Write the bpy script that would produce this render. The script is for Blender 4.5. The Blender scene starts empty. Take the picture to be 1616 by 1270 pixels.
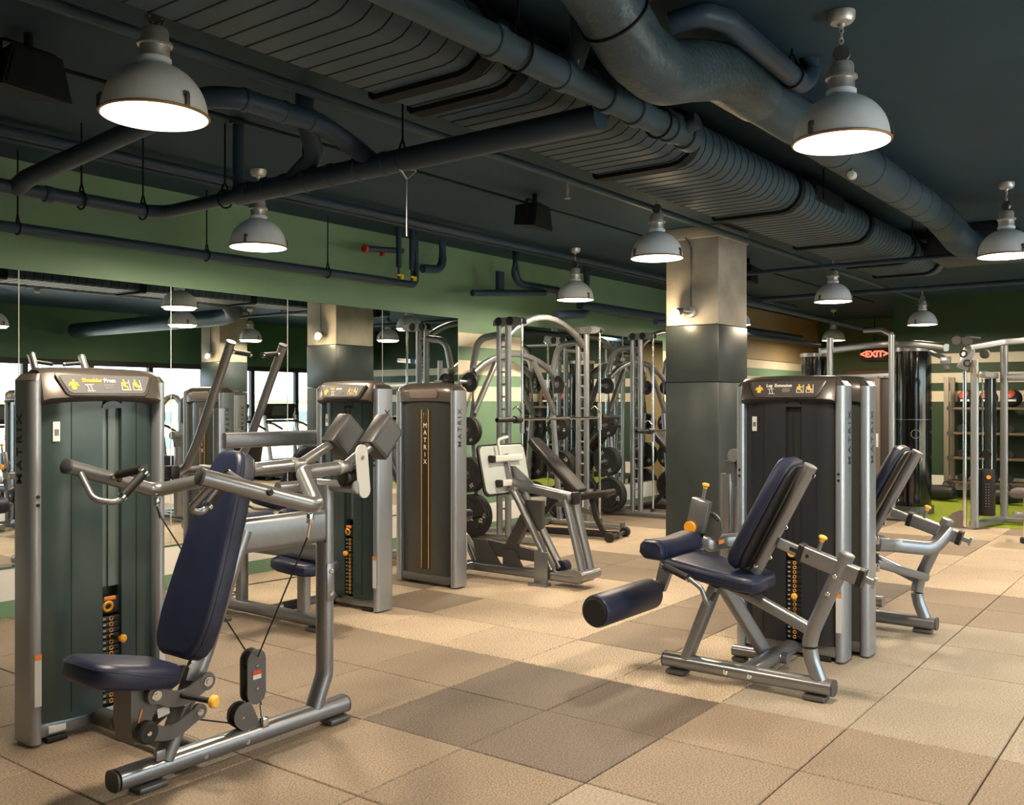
import bpy, bmesh, math, random
from mathutils import Vector, Matrix

random.seed(7)
SC = bpy.context.scene
COL = SC.collection
PI = math.pi
V = Vector

# ------------------------------------------------------------------ camera, world, exposure
YAW = math.radians(36.96)
cam_data = bpy.data.cameras.new('camera')
cam_data.sensor_width = 36.0
cam_data.lens = 1492.0 / 1616.0 * 36.0
cam_data.clip_start = 0.05
cam_data.clip_end = 400
cam = bpy.data.objects.new('camera', cam_data)
COL.objects.link(cam)
cam.location = (0, 0, 1.46)
cam.rotation_euler = (PI / 2, 0, YAW - PI / 2)
SC.camera = cam

world = bpy.data.worlds.new('world')
SC.world = world
world.use_nodes = True
wn = world.node_tree.nodes
bg = wn['Background']
sky = wn.new('ShaderNodeTexSky')
sky.sky_type = 'HOSEK_WILKIE'
sky.sun_direction = (0.35, 0.55, 0.75)
sky.turbidity = 6.0
sky.ground_albedo = 0.4
mixn = wn.new('ShaderNodeMixRGB')
mixn.inputs[0].default_value = 0.72
mixn.inputs[2].default_value = (0.78, 0.90, 1.0, 1)
world.node_tree.links.new(sky.outputs[0], mixn.inputs[1])
world.node_tree.links.new(mixn.outputs[0], bg.inputs[0])
bg.inputs[1].default_value = 10.0

sun_data = bpy.data.lights.new('sun', 'SUN'); sun_data.energy = 60.0; sun_data.color = (1.0, 0.96, 0.90); sun_data.angle = 0.01
sun = bpy.data.objects.new('sun', sun_data); COL.objects.link(sun)          # high behind the building: lights the street, not the room
sun.rotation_euler = (math.radians(-38), math.radians(8), 0)
SC.view_settings.view_transform = 'Standard'
SC.view_settings.look = 'None'
SC.view_settings.gamma = 1.0
SC.view_settings.use_curve_mapping = False
SC.view_settings.exposure = -0.18
LAMP_W = 70.0          # watts of one pendant
LAMP_COL = (1.0, 0.82, 0.60)

# ------------------------------------------------------------------ materials
MATS = {}
def mat(name, col, rough=0.5, metal=0.0, spec=0.5, coat=0.0, coat_rough=0.1, noise=None, bump=None, emit=None, speck=None):
    """noise=(scale, amount): tone variation; bump=(scale, strength); speck=(scale, colour, amount)"""
    if name in MATS: return MATS[name]
    m = bpy.data.materials.new(name); m.use_nodes = True
    nt = m.node_tree; b = nt.nodes['Principled BSDF']
    b.inputs['Base Color'].default_value = (*col, 1)
    b.inputs['Roughness'].default_value = rough
    b.inputs['Metallic'].default_value = metal
    b.inputs['Specular IOR Level'].default_value = spec
    b.inputs['Coat Weight'].default_value = coat
    b.inputs['Coat Roughness'].default_value = coat_rough
    tc = None
    if noise or bump or speck:
        tc = nt.nodes.new('ShaderNodeTexCoord')
    src = None
    if noise:
        n = nt.nodes.new('ShaderNodeTexNoise'); n.inputs['Scale'].default_value = noise[0]; n.inputs['Detail'].default_value = 5
        nt.links.new(tc.outputs['Object'], n.inputs['Vector'])
        r = nt.nodes.new('ShaderNodeMapRange')
        r.inputs[1].default_value = 0.3; r.inputs[2].default_value = 0.7
        r.inputs[3].default_value = 1 - noise[1]; r.inputs[4].default_value = 1 + noise[1]
        nt.links.new(n.outputs['Fac'], r.inputs[0])
        mx = nt.nodes.new('ShaderNodeMixRGB'); mx.blend_type = 'MULTIPLY'; mx.inputs[0].default_value = 1
        mx.inputs[1].default_value = (*col, 1)
        nt.links.new(r.outputs[0], mx.inputs[2])
        src = mx.outputs[0]
    if speck:
        n = nt.nodes.new('ShaderNodeTexNoise'); n.inputs['Scale'].default_value = speck[0]; n.inputs['Detail'].default_value = 2
        nt.links.new(tc.outputs['Object'], n.inputs['Vector'])
        r = nt.nodes.new('ShaderNodeMapRange'); r.inputs[1].default_value = 0.42; r.inputs[2].default_value = 0.62
        r.inputs[3].default_value = 0; r.inputs[4].default_value = speck[2]
        nt.links.new(n.outputs['Fac'], r.inputs[0])
        mx = nt.nodes.new('ShaderNodeMixRGB'); mx.inputs[1].default_value = (*col, 1)
        mx.inputs[2].default_value = (*speck[1], 1)
        if src: nt.links.new(src, mx.inputs[1])
        nt.links.new(r.outputs[0], mx.inputs[0])
        src = mx.outputs[0]
    if src: nt.links.new(src, b.inputs['Base Color'])
    if bump:
        n = nt.nodes.new('ShaderNodeTexNoise'); n.inputs['Scale'].default_value = bump[0]; n.inputs['Detail'].default_value = 4
        nt.links.new(tc.outputs['Object'], n.inputs['Vector'])
        bp = nt.nodes.new('ShaderNodeBump'); bp.inputs['Strength'].default_value = bump[1]; bp.inputs['Distance'].default_value = 0.01
        nt.links.new(n.outputs['Fac'], bp.inputs['Height'])
        nt.links.new(bp.outputs[0], b.inputs['Normal'])
    if emit:
        b.inputs['Emission Color'].default_value = (*emit[0], 1)
        b.inputs['Emission Strength'].default_value = emit[1]
    MATS[name] = m
    return m

steel = mat('silver_paint', (0.285, 0.293, 0.310), 0.31, 0.75, noise=(60, 0.04))
steel_l = mat('satin_aluminium', (0.36, 0.385, 0.42), 0.33, 0.7)
chrome = mat('chrome', (0.8, 0.8, 0.8), 0.12, 1.0)
gunmetal = mat('gunmetal', (0.13, 0.13, 0.13), 0.4, 0.5)
darkgrey = mat('dark_grey_plastic', (0.055, 0.057, 0.06), 0.42)
black = mat('black_plastic', (0.012, 0.012, 0.013), 0.4)
blackgloss = mat('black_gloss', (0.006, 0.006, 0.007), 0.08, coat=0.6)
rubber = mat('black_rubber', (0.009, 0.009, 0.010), 0.6)
shroud_g = mat('smoky_green_shroud', (0.030, 0.052, 0.052), 0.28, coat=0.25, coat_rough=0.25)
shroud_s = mat('smoky_slot_cover', (0.085, 0.12, 0.12), 0.25, coat=0.3, coat_rough=0.2)
shroud_d = mat('dark_shroud', (0.016, 0.018, 0.024), 0.32, coat=0.2, coat_rough=0.25)
shroud_e = mat('dark_slot_cover', (0.022, 0.024, 0.03), 0.25, coat=0.2)
header_m = mat('bronze_grey_header', (0.095, 0.082, 0.074), 0.33, 0.35, coat=0.2)
header_d = mat('charcoal_header', (0.06, 0.053, 0.05), 0.35, 0.3, coat=0.2)
navy = mat('navy_vinyl', (0.0105, 0.0155, 0.044), 0.42, noise=(9, 0.12), bump=(420, 0.05))
navy_s = mat('navy_seam', (0.010, 0.014, 0.04), 0.5)
blackpad = mat('black_vinyl', (0.014, 0.013, 0.014), 0.45)
orange = mat('orange_plastic', (0.85, 0.36, 0.02), 0.4)
yellow = mat('amber_plastic', (0.90, 0.50, 0.07), 0.4)
yellow_l = mat('amber_stripe', (0.62, 0.30, 0.03), 0.4)
white_p = mat('white_print', (0.75, 0.74, 0.70), 0.5)
grey_p = mat('grey_print', (0.13, 0.135, 0.145), 0.45)
dark_p = mat('dark_print', (0.03, 0.03, 0.032), 0.5)
red_p = mat('red_print', (0.55, 0.06, 0.02), 0.5)
orange_p = mat('orange_print', (0.75, 0.25, 0.04), 0.5)
blue_p = mat('blue_print', (0.05, 0.12, 0.4), 0.5)
label_w = mat('white_label', (0.62, 0.62, 0.62), 0.5)
platewhite = mat('white_enamel', (0.66, 0.66, 0.63), 0.3)
plate_back = mat('pale_grey_paint', (0.50, 0.55, 0.54), 0.3, 0.1)
duct_m = mat('duct_charcoal', (0.036, 0.062, 0.084), 0.45, spec=0.22, noise=(3, 0.12))
duct_in = mat('wrapped_duct', (0.044, 0.072, 0.094), 0.38, spec=0.35, noise=(6, 0.18), bump=(38, 0.5))
pipe_m = mat('pipe_charcoal_blue', (0.025, 0.046, 0.076), 0.40, spec=0.28, noise=(4, 0.1))
ceil_m = mat('ceiling_charcoal', (0.028, 0.054, 0.077), 0.6, spec=0.10, noise=(1.3, 0.10))
flange_m = mat('duct_flange_black', (0.010, 0.013, 0.015), 0.6, spec=0.1)
wall_fg = mat('wall_bottle_green', (0.052, 0.140, 0.080), 0.55, noise=(2.0, 0.06))
wall_g = mat('wall_sage_green', (0.150, 0.262, 0.162), 0.55, noise=(2.0, 0.06))
wall_dg = mat('wall_forest_green', (0.024, 0.054, 0.022), 0.55, noise=(2.0, 0.06))
stripe_c = mat('stripe_cream', (0.66, 0.60, 0.46), 0.55, noise=(3, 0.04))
stripe_w = mat('stripe_white', (0.74, 0.73, 0.69), 0.5, noise=(3, 0.03))
tan_w = mat('wall_tan', (0.32, 0.24, 0.12), 0.6, noise=(2, 0.06))
concrete = mat('concrete', (0.36, 0.335, 0.29), 0.75, noise=(5, 0.16), bump=(25, 0.15))
pillar_p = mat('pillar_slate_paint', (0.034, 0.045, 0.048), 0.36, noise=(4, 0.14), bump=(14, 0.08))
enamel = mat('lamp_enamel', (0.80, 0.86, 0.95), 0.35, noise=(8, 0.05))
rim_b = mat('lamp_rim_rust', (0.36, 0.22, 0.10), 0.5, 0.5)
lampmetal = mat('galvanised', (0.46, 0.46, 0.45), 0.38, 0.6, noise=(30, 0.2))
lamp_e = mat('lamp_diffuser', (1, 0.95, 0.85), 0.5, emit=((1.0, 0.86, 0.62), 14.0))
bulb_e = mat('sconce_bulb', (1, 0.9, 0.7), 0.5, emit=((1.0, 0.78, 0.45), 40.0))
exit_e = mat('exit_letters', (1, 0.3, 0.2), 0.5, emit=((1.0, 0.16, 0.09), 2.2))
turf = mat('lime_turf', (0.26, 0.33, 0.012), 0.9, bump=(300, 0.6), noise=(60, 0.2))
wood = mat('shelf_wood', (0.13, 0.085, 0.05), 0.55, noise=(8, 0.15))
frame_b = mat('window_frame_black', (0.014, 0.015, 0.016), 0.5)
facade = mat('facade_beige', (0.30, 0.23, 0.155), 0.8, noise=(0.4, 0.06))
facade_w = mat('facade_pale', (0.40, 0.44, 0.46), 0.8)
win_d = mat('window_dark', (0.06, 0.07, 0.08), 0.15)
bounce_ground = mat('pale_ground_bounce', (0.42, 0.42, 0.41), 0.9)  # street ground made pale to bounce daylight up onto the ceiling

def glass_mat():
    m = bpy.data.materials.new('window_glass'); m.use_nodes = True
    nt = m.node_tree; nt.nodes.clear()
    o = nt.nodes.new('ShaderNodeOutputMaterial'); mx = nt.nodes.new('ShaderNodeMixShader')
    t = nt.nodes.new('ShaderNodeBsdfTransparent'); g = nt.nodes.new('ShaderNodeBsdfGlossy')
    t.inputs[0].default_value = (0.93, 0.97, 0.96, 1); g.inputs['Roughness'].default_value = 0.02
    f = nt.nodes.new('ShaderNodeFresnel'); f.inputs[0].default_value = 1.45
    nt.links.new(f.outputs[0], mx.inputs[0]); nt.links.new(t.outputs[0], mx.inputs[1]); nt.links.new(g.outputs[0], mx.inputs[2])
    nt.links.new(mx.outputs[0], o.inputs[0])
    return m
glass = glass_mat()
mirror_m = mat('mirror_silver', (0.80, 0.84, 0.82), 0.0, 1.0)
mirror_edge = mat('mirror_edge', (0.55, 0.60, 0.56), 0.2)

# ------------------------------------------------------------------ mesh building
def fillet(pts, r, n=6):
    pts = [V(p) for p in pts]
    if r <= 0 or len(pts) < 3: return pts
    out = [pts[0]]
    for i in range(1, len(pts) - 1):
        a, b, c = pts[i - 1], pts[i], pts[i + 1]
        u = (a - b); w = (c - b); lu, lw = u.length, w.length
        u.normalize(); w.normalize()
        ang = u.angle(w)
        if ang > PI - 0.02: out.append(b); continue
        t = min(r / math.tan(ang / 2), lu * 0.49, lw * 0.49)
        rr = t * math.tan(ang / 2)
        bis = (u + w).normalized()
        cen = b + bis * (rr / math.sin(ang / 2))
        s, e = b + u * t - cen, b + w * t - cen
        tot = s.angle(e)
        ax = s.cross(e).normalized()
        for k in range(n + 1):
            out.append(cen + Matrix.Rotation(tot * k / n, 3, ax) @ s)
    out.append(pts[-1])
    return out

def circ(r, n=14): return [(r * math.cos(2 * PI * k / n), r * math.sin(2 * PI * k / n)) for k in range(n)]
def oval(w, h, n=20, p=2.6):
    o = []
    for k in range(n):
        a = 2 * PI * k / n; c, s = math.cos(a), math.sin(a)
        o.append((w / 2 * math.copysign(abs(c) ** (2 / p), c), h / 2 * math.copysign(abs(s) ** (2 / p), s)))
    return o
def rrect(w, h, r=None, n=3):
    r = r if r is not None else min(w, h) * 0.18
    o = []
    for cx, cy, a0 in ((w / 2 - r, h / 2 - r, 0), (-w / 2 + r, h / 2 - r, PI / 2), (-w / 2 + r, -h / 2 + r, PI), (w / 2 - r, -h / 2 + r, 1.5 * PI)):
        for k in range(n + 1):
            a = a0 + PI / 2 * k / n
            o.append((cx + r * math.cos(a), cy + r * math.sin(a)))
    return o

class MB:
    def __init__(s, M=None): s.v = []; s.f = []; s.M = M or Matrix.Identity(4)
    def add(s, vs, fs):
        b = len(s.v); s.v += [s.M @ V(p) for p in vs]; s.f += [tuple(i + b for i in f) for f in fs]; return s
    def box(s, c, size, R=None, bev=0.0):
        hx, hy, hz = size[0] / 2, size[1] / 2, size[2] / 2
        c = V(c); R = R or Matrix.Identity(3)
        bev = min(bev, hx * .9, hy * .9, hz * .9)
        if bev <= 0:
            vs = [c + R @ V((x, y, z)) for x in (-hx, hx) for y in (-hy, hy) for z in (-hz, hz)]
            return s.add(vs, [(0, 1, 3, 2), (4, 6, 7, 5), (0, 4, 5, 1), (2, 3, 7, 6), (0, 2, 6, 4), (1, 5, 7, 3)])
        bm = bmesh.new(); bmesh.ops.create_cube(bm, size=1)
        for v in bm.verts: v.co = V((v.co.x * 2 * hx, v.co.y * 2 * hy, v.co.z * 2 * hz))
        bmesh.ops.bevel(bm, geom=bm.edges[:], offset=bev, segments=2, affect='EDGES', profile=0.5)
        bm.verts.ensure_lookup_table()
        vs = [c + R @ v.co for v in bm.verts]; fs = [tuple(v.index for v in f.verts) for f in bm.faces]
        bm.free(); return s.add(vs, fs)
    def cyl(s, p0, p1, r, r2=None, n=16):
        return s.tube([p0, p1], None, rad=(r, r if r2 is None else r2), n=n)
    def tube(s, pts, prof=None, fil=0.0, r=0.02, up=(0, 0, 1), n=14, rad=None, closed=False, nf=6):
        pts = fillet(pts, fil, nf) if fil > 0 else [V(p) for p in pts]
        if prof is None: prof = circ(1.0 if rad else r, n)
        k = len(prof); m = len(pts); vs = []; up = V(up)
        for i, p in enumerate(pts):
            if closed: t = (pts[(i + 1) % m] - pts[i - 1])
            elif i == 0: t = pts[1] - pts[0]
            elif i == m - 1: t = pts[-1] - pts[-2]
            else: t = (pts[i + 1] - p).normalized() + (p - pts[i - 1]).normalized()
            t.normalize()
            a = t.cross(up)
            if a.length < 1e-3: a = t.cross(V((0, 1, 0.01)))
            a.normalize(); b = a.cross(t).normalized()
            sc = 1.0
            if rad: sc = rad[0] + (rad[1] - rad[0]) * (i / (m - 1))
            vs += [p + a * (q[0] * sc) + b * (q[1] * sc) for q in prof]
        fs = []
        for i in range(m if closed else m - 1):
            j = (i + 1) % m
            for q in range(k):
                fs.append((i * k + q, i * k + (q + 1) % k, j * k + (q + 1) % k, j * k + q))
        if not closed:
            fs.append(tuple(range(k))[::-1]); fs.append(tuple((m - 1) * k + q for q in range(k)))
        return s.add(vs, fs)
    def prism(s, poly, o, a, b, ext, taper=None):
        """poly 2-D in basis a,b at origin o, extruded by vector ext"""
        o, a, b, ext = V(o), V(a), V(b), V(ext)
        k = len(poly)
        vs = [o + a * p[0] + b * p[1] for p in poly]
        q = taper or poly
        vs += [o + a * p[0] + b * p[1] + ext for p in q]
        fs = [tuple(range(k))[::-1], tuple(range(k, 2 * k))] + [(i, (i + 1) % k, k + (i + 1) % k, k + i) for i in range(k)]
        return s.add(vs, fs)
    def pad(s, poly, o, a, b, nrm, th, bev=0.02, seg=3):
        """cushion: 2-D outline with a rounded edge both sides"""
        o, a, b, nrm = V(o), V(a), V(b), V(nrm).normalized()
        k = len(poly)
        cx = sum(p[0] for p in poly) / k; cy = sum(p[1] for p in poly) / k
        # inward offset directions
        offs = []
        for i in range(k):
            p0, p1, p2 = V(poly[i - 1]), V(poly[i]), V(poly[(i + 1) % k])
            e1 = (p1 - p0).normalized(); e2 = (p2 - p1).normalized()
            nn = V((-(e1.y + e2.y), e1.x + e2.x))
            if nn.length < 1e-6: nn = V((cx, cy)) - p1
            nn.normalize(); offs.append(nn)
        area = sum(poly[i][0] * poly[(i + 1) % k][1] - poly[(i + 1) % k][0] * poly[i][1] for i in range(k))
        sg = 1 if area > 0 else -1
        rings = []
        for q in range(seg + 1):
            t = PI / 2 * q / seg
            rings.append((bev * (1 - math.sin(t)), -th / 2 + bev * (1 - math.cos(t))))
        rings += [(i, -z) for i, z in rings[::-1]]
        vs = []
        for ins, z in rings:
            for p, d in zip(poly, offs):
                x, y = p[0] + d.x * ins * sg, p[1] + d.y * ins * sg
                vs.append(o + a * x + b * y + nrm * z)
        fs = []; R = len(rings)
        for i in range(R - 1):
            for q in range(k): fs.append((i * k + q, i * k + (q + 1) % k, (i + 1) * k + (q + 1) % k, (i + 1) * k + q))
        fs.append(tuple(range(k))[::-1]); fs.append(tuple((R - 1) * k + q for q in range(k)))
        return s.add(vs, fs)
    def lathe(s, prof, o=(0, 0, 0), ax=(0, 0, 1), n=24, cap=True):
        o = V(o); ax = V(ax).normalized()
        a = ax.cross(V((1, 0, 0)) if abs(ax.x) < 0.9 else V((0, 1, 0))).normalized(); b = ax.cross(a)
        vs = []
        for r, z in prof:
            for k in range(n):
                t = 2 * PI * k / n
                vs.append(o + ax * z + a * (r * math.cos(t)) + b * (r * math.sin(t)))
        fs = []
        for i in range(len(prof) - 1):
            for k in range(n):
                fs.append((i * n + k, i * n + (k + 1) % n, (i + 1) * n + (k + 1) % n, (i + 1) * n + k))
        if cap:
            if prof[0][0] > 1e-5: fs.append(tuple(range(n))[::-1])
            if prof[-1][0] > 1e-5: fs.append(tuple((len(prof) - 1) * n + k for k in range(n)))
        return s.add(vs, fs)
    def disc(s, c, ax, r, th, n=18, bev=0.0):
        ax = V(ax).normalized(); c = V(c)
        if bev <= 0: return s.lathe([(r, -th / 2), (r, th / 2)], c, ax, n)
        return s.lathe([(r - bev, -th / 2), (r, -th / 2 + bev), (r, th / 2 - bev), (r - bev, th / 2)], c, ax, n)
    def torus(s, c, ax, R, r, n=16, m=8):
        ax = V(ax).normalized(); c = V(c)
        a = ax.cross(V((1, 0, 0)) if abs(ax.x) < 0.9 else V((0, 1, 0))).normalized(); b = ax.cross(a)
        return s.tube([c + a * (R * math.cos(2 * PI * k / n)) + b * (R * math.sin(2 * PI * k / n)) for k in range(n)], circ(r, m), up=ax, closed=True)
    def mesh(s, name, smooth=35):
        me = bpy.data.meshes.new(name); me.from_pydata([tuple(p) for p in s.v], [], s.f)
        bm = bmesh.new(); bm.from_mesh(me)
        bmesh.ops.recalc_face_normals(bm, faces=bm.faces[:])
        bm.to_mesh(me); bm.free()
        if smooth:
            for p in me.polygons: p.use_smooth = True
            me.set_sharp_from_angle(angle=math.radians(smooth))
        return me
    def build(s, name, m, parent=None, smooth=35):
        me = s.mesh(name, smooth); me.materials.append(m)
        return link(name, me, parent)

def link(name, me, parent=None, loc=None, m=None):
    o = bpy.data.objects.new(name, me); COL.objects.link(o)
    if m is not None and len(me.materials) == 0: me.materials.append(m)
    if parent: o.parent = parent
    if loc is not None: o.location = loc
    return o

def tag(o, label=None, cat=None, group=None, kind=None):
    if label: o['label'] = label
    if cat: o['category'] = cat
    if group: o['group'] = group
    if kind: o['kind'] = kind
    return o

def thing(name, label, cat, loc=(0, 0, 0), rotz=0.0, group=None):
    o = bpy.data.objects.new(name, None); COL.objects.link(o)
    o.empty_display_size = 0.1
    o.location = loc; o.rotation_euler = (0, 0, rotz)
    return tag(o, label, cat, group)

def copy_tree(o, parent=None, top=True):
    c = o.copy(); COL.objects.link(c)
    c.parent = parent
    for ch in o.children: copy_tree(ch, c, False)
    return c

def struct(name, mb, m, parent=None, smooth=None):
    o = mb.build(name, m, parent, smooth or 0)
    if parent is None: o['kind'] = 'structure'
    return o

TEXT = {}
def text_mesh(txt, size, depth=0.0, bold=0.0, align='CENTER', spacing=1.0):
    key = (txt, size, depth, bold, align, spacing)
    if key in TEXT: return TEXT[key]
    cu = bpy.data.curves.new('lettering', 'FONT'); cu.body = txt; cu.size = size
    cu.align_x = align; cu.align_y = 'CENTER'; cu.extrude = depth; cu.offset = bold; cu.space_character = spacing
    cu.resolution_u = 3
    ob = bpy.data.objects.new('lettering', cu); COL.objects.link(ob)
    dg = bpy.context.evaluated_depsgraph_get()
    me = bpy.data.meshes.new_from_object(ob.evaluated_get(dg))
    bpy.data.objects.remove(ob); bpy.data.curves.remove(cu)
    me.name = 'lettering'
    TEXT[key] = me
    return me

def letters(parent, txt, size, o, xdir, ydir, m, name='lettering', bold=0.0, depth=0.0008, M=None, spacing=1.0, align='CENTER'):
    """flat lettering: xdir = reading direction, ydir = up of the glyphs (parent-local after M)"""
    me = text_mesh(txt, size, depth, bold, align, spacing).copy()
    x = V(xdir).normalized(); y = V(ydir).normalized(); z = x.cross(y)
    mm = Matrix(((x.x, y.x, z.x, o[0]), (x.y, y.y, z.y, o[1]), (x.z, y.z, z.z, o[2]), (0, 0, 0, 1)))
    if M is not None: mm = M @ mm
    me.transform(mm)
    me.materials.clear(); me.materials.append(m)
    return link(name, me, parent)
# ================================================================== the room
T = 0.6096; GX = 5.036 * T; GY = 5.214 * T
XL, XR, YB, YF, ZC = -4.0, 15.8, 6.6, -3.1, 3.12
XE = 19.2; YE = 4.23         # the recess with the exit sign: X 15.8..19.2, Y 4.23..6.6
CAMV = V((0, 0, 1.46))

# ---- floor slab and rubber tiles
m = MB(); m.box(((XL + XE) / 2, (YB + YF) / 2, -0.04), (XE - XL, YB - YF, 0.05))
floor = struct('floor', m, mat('floor_joint', (0.26, 0.20, 0.15), 0.9))  # joint tone lifted to carry light caught on the tile chamfers
def tile_mat(name, c, sp):
    return mat(name, c, 0.62, noise=(2.2, 0.09), speck=(125, sp, 1.0), bump=(260, 0.16))
TM = {'L': [tile_mat('rubber_sand_lit_a', (0.66, 0.52, 0.375), (0.24, 0.19, 0.135)), tile_mat('rubber_sand_lit_b', (0.62, 0.49, 0.355), (0.22, 0.175, 0.125))],  # brighter mid-room lamp light is put into the sand tone
      'M': [tile_mat('rubber_tan_a', (0.30, 0.234, 0.172), (0.15, 0.112, 0.08)), tile_mat('rubber_tan_b', (0.325, 0.253, 0.186), (0.17, 0.128, 0.092))],
      'D': [tile_mat('rubber_brown', (0.085, 0.066, 0.052), (0.19, 0.15, 0.12)), tile_mat('rubber_brown_b', (0.092, 0.072, 0.057), (0.20, 0.16, 0.128))],
      'B': [tile_mat('rubber_cream', (0.40, 0.345, 0.27), (0.22, 0.185, 0.145)), tile_mat('rubber_cream_dim_b', (0.385, 0.33, 0.26), (0.21, 0.178, 0.14))]}  # cream, tan and brown lowered: light falloff towards the camera put into the colour
def tile_kind(i, j):
    if i in (0, 1) and j in (0, 1): return 'D'
    if i == 1 and j in (6, 7): return 'D'
    if j in (-1, -2):
        return 'B' if i >= 2 else 'M'
    if j in (0, 1): return 'M'
    if 2 <= j <= 5:
        if i >= 1: return 'B' if i >= 2 else 'L'
        if i == 0: return 'L' if j <= 2 else 'M'
        if i in (-2, -1): return 'L'
        return 'L' if (i + j) % 5 else 'M'
    if j in (6, 7):
        return 'M' if i >= 2 or i in (-2, -3, 0) else 'L'
    if 8 <= j <= 10:
        if i == 0: return 'M'
        return 'L'
    if 11 <= j <= 12: return 'M' if i < 2 else 'L'
    return random.Random(i // 2 * 31 + j // 2).choice('LMLM')
# shared tile meshes: chamfered slab, 10 faces
def tile_mesh(g=0.0028, h=0.02, ch=0.004):
    a = T / 2 - g; b = a - ch
    vs = [(-a, -a, -0.0155), (a, -a, -0.0155), (a, a, -0.0155), (-a, a, -0.0155),
          (-a, -a, -ch), (a, -a, -ch), (a, a, -ch), (-a, a, -ch), (-b, -b, 0), (b, -b, 0), (b, b, 0), (-b, b, 0)]
    fs = [(8, 9, 10, 11)]
    for q in range(4):
        r = (q + 1) % 4
        fs += [(q, r, 4 + r, 4 + q), (4 + q, 4 + r, 8 + r, 8 + q)]
    return vs, fs
tv, tf = tile_mesh()
tmeshes = {}
for k in TM:
    for q in (0, 1):
        me = bpy.data.meshes.new('tile'); me.from_pydata(tv, [], tf); me.materials.append(TM[k][q]); tmeshes[(k, q)] = me
cells = []
for j in range(-12, 27):
    for i in range(-6, 14):
        x0, y0 = GX + (j + .5) * T, GY - (i + .5) * T
        if x0 - T / 2 < XL or x0 + T / 2 > XE + .3 or y0 + T / 2 > YB + .3 or y0 - T / 2 < YF - .05: continue
        if j >= 15 and y0 < 3.9: continue
        d = x0 * math.cos(YAW) + y0 * math.sin(YAW); l = x0 * math.sin(YAW) - y0 * math.cos(YAW)
        vis = d > 0.8 and abs(l / d) < 0.60 and 1.46 / d < 0.46
        cells.append((0 if vis else 1, math.hypot(x0, y0), i, j, x0, y0))
cells.sort()
far = {}
for n, (inv, dist, i, j, x0, y0) in enumerate(cells):
    q = (i * 7 + j * 3) % 2; k = tile_kind(i, j)
    zj = ((i * 13 + j * 29) % 7 - 3) * 0.0005
    if n < 290 and not inv:
        o = link('tile', tmeshes[(k, q)], floor, (x0, y0, zj))
    else:
        far.setdefault((k, q), []).append((x0, y0, zj))
m = MB(); mats_far = []; idx = []
for (k, q), ps in far.items():
    mats_far.append(TM[k][q])
    for p in ps:
        m.add([(v[0] + p[0], v[1] + p[1], v[2] + p[2]) for v in tv], tf); idx += [len(mats_far) - 1] * len(tf)
fo = m.build('tile_field', mats_far[0], floor, 0)
for mm in mats_far[1:]: fo.data.materials.append(mm)
fo.data.polygons.foreach_set('material_index', idx)
fo['kind'] = 'stuff'
# turf at the far right
m = MB(); m.box(((GX + 15 * T + XR) / 2, (3.9 + YF) / 2, 0.0), (XR - GX - 15 * T, 3.9 - YF, 0.008))
tag(m.build('turf_mat', turf, None, 0), 'lime green turf strip along the far wall under the storage shelves', 'turf')

# ---- ceiling
m = MB(); m.box(((XL + XE) / 2, (YB + YF) / 2, ZC + 0.1), (XE - XL + .4, YB - YF + .4, 0.2))
struct('ceiling', m, ceil_m)

# ---- back wall (mirror wall) with painted stripes
Z_ST = [(0.0, 0.113, 'g'), (0.113, 0.328, 'w'), (0.328, 1.474, 'g'), (1.474, 1.638, 'c'), (1.638, 1.765, 'g'), (1.765, 1.92, 'c'), (1.92, 2.07, 'g'), (2.07, 2.22, 'c'), (2.22, ZC, 'g')]
def striped(name, p0, p1, nrm, gm=wall_g, off=0.0):
    """wall between two floor points, painted bands as thin faces of one mesh each"""
    p0, p1, nrm = V((*p0, 0)), V((*p1, 0)), V((*nrm, 0))
    c = (p0 + p1) / 2; d = (p1 - p0); L = d.length
    R = Matrix(((d.x / L, -d.y / L, 0), (d.y / L, d.x / L, 0), (0, 0, 1)))
    m = MB(); m.box(c - nrm * 0.1 + V((0, 0, ZC / 2)), (L, 0.2, ZC), R)
    w = struct(name, m, gm)
    for z0, z1, k in Z_ST:
        if k == 'g': continue
        m = MB(); m.box(c + nrm * (0.001 + off) + V((0, 0, (z0 + z1) / 2)), (L, 0.004, z1 - z0), R)
        m.build('painted_stripe', stripe_w if k == 'w' else stripe_c, w, 0)
    return w
wall_back = striped('wall_back', (XL, YB), (XE, YB), (0, -1))
wall_right = striped('wall_right', (XR, YE), (XR, YF), (-1, 0), wall_dg)
m = MB(); m.box((XE + .1, (YB + YE) / 2, ZC / 2), (.2, YB - YE + .4, ZC)); struct('wall_recess', m, mat('wall_recess_green', (0.07, 0.10, 0.04), 0.6))
m = MB(); m.box(((XE + XR) / 2 + .2, YE - .1, ZC / 2), (XE - XR - 0.0, .2, ZC)); struct('wall_recess_side', m, tan_w)
m = MB(); m.box((XL - .1, (YB + YF) / 2, ZC / 2), (.2, YB - YF, ZC)); struct('wall_left', m, wall_dg)
# a warm tan panel at the end of the back wall, beside the exit
m = MB(); m.box((15.9, YB - .02, 2.66), (6.2, .03, .88)); m.build('tan_panel', tan_w, wall_back, 0)

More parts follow.
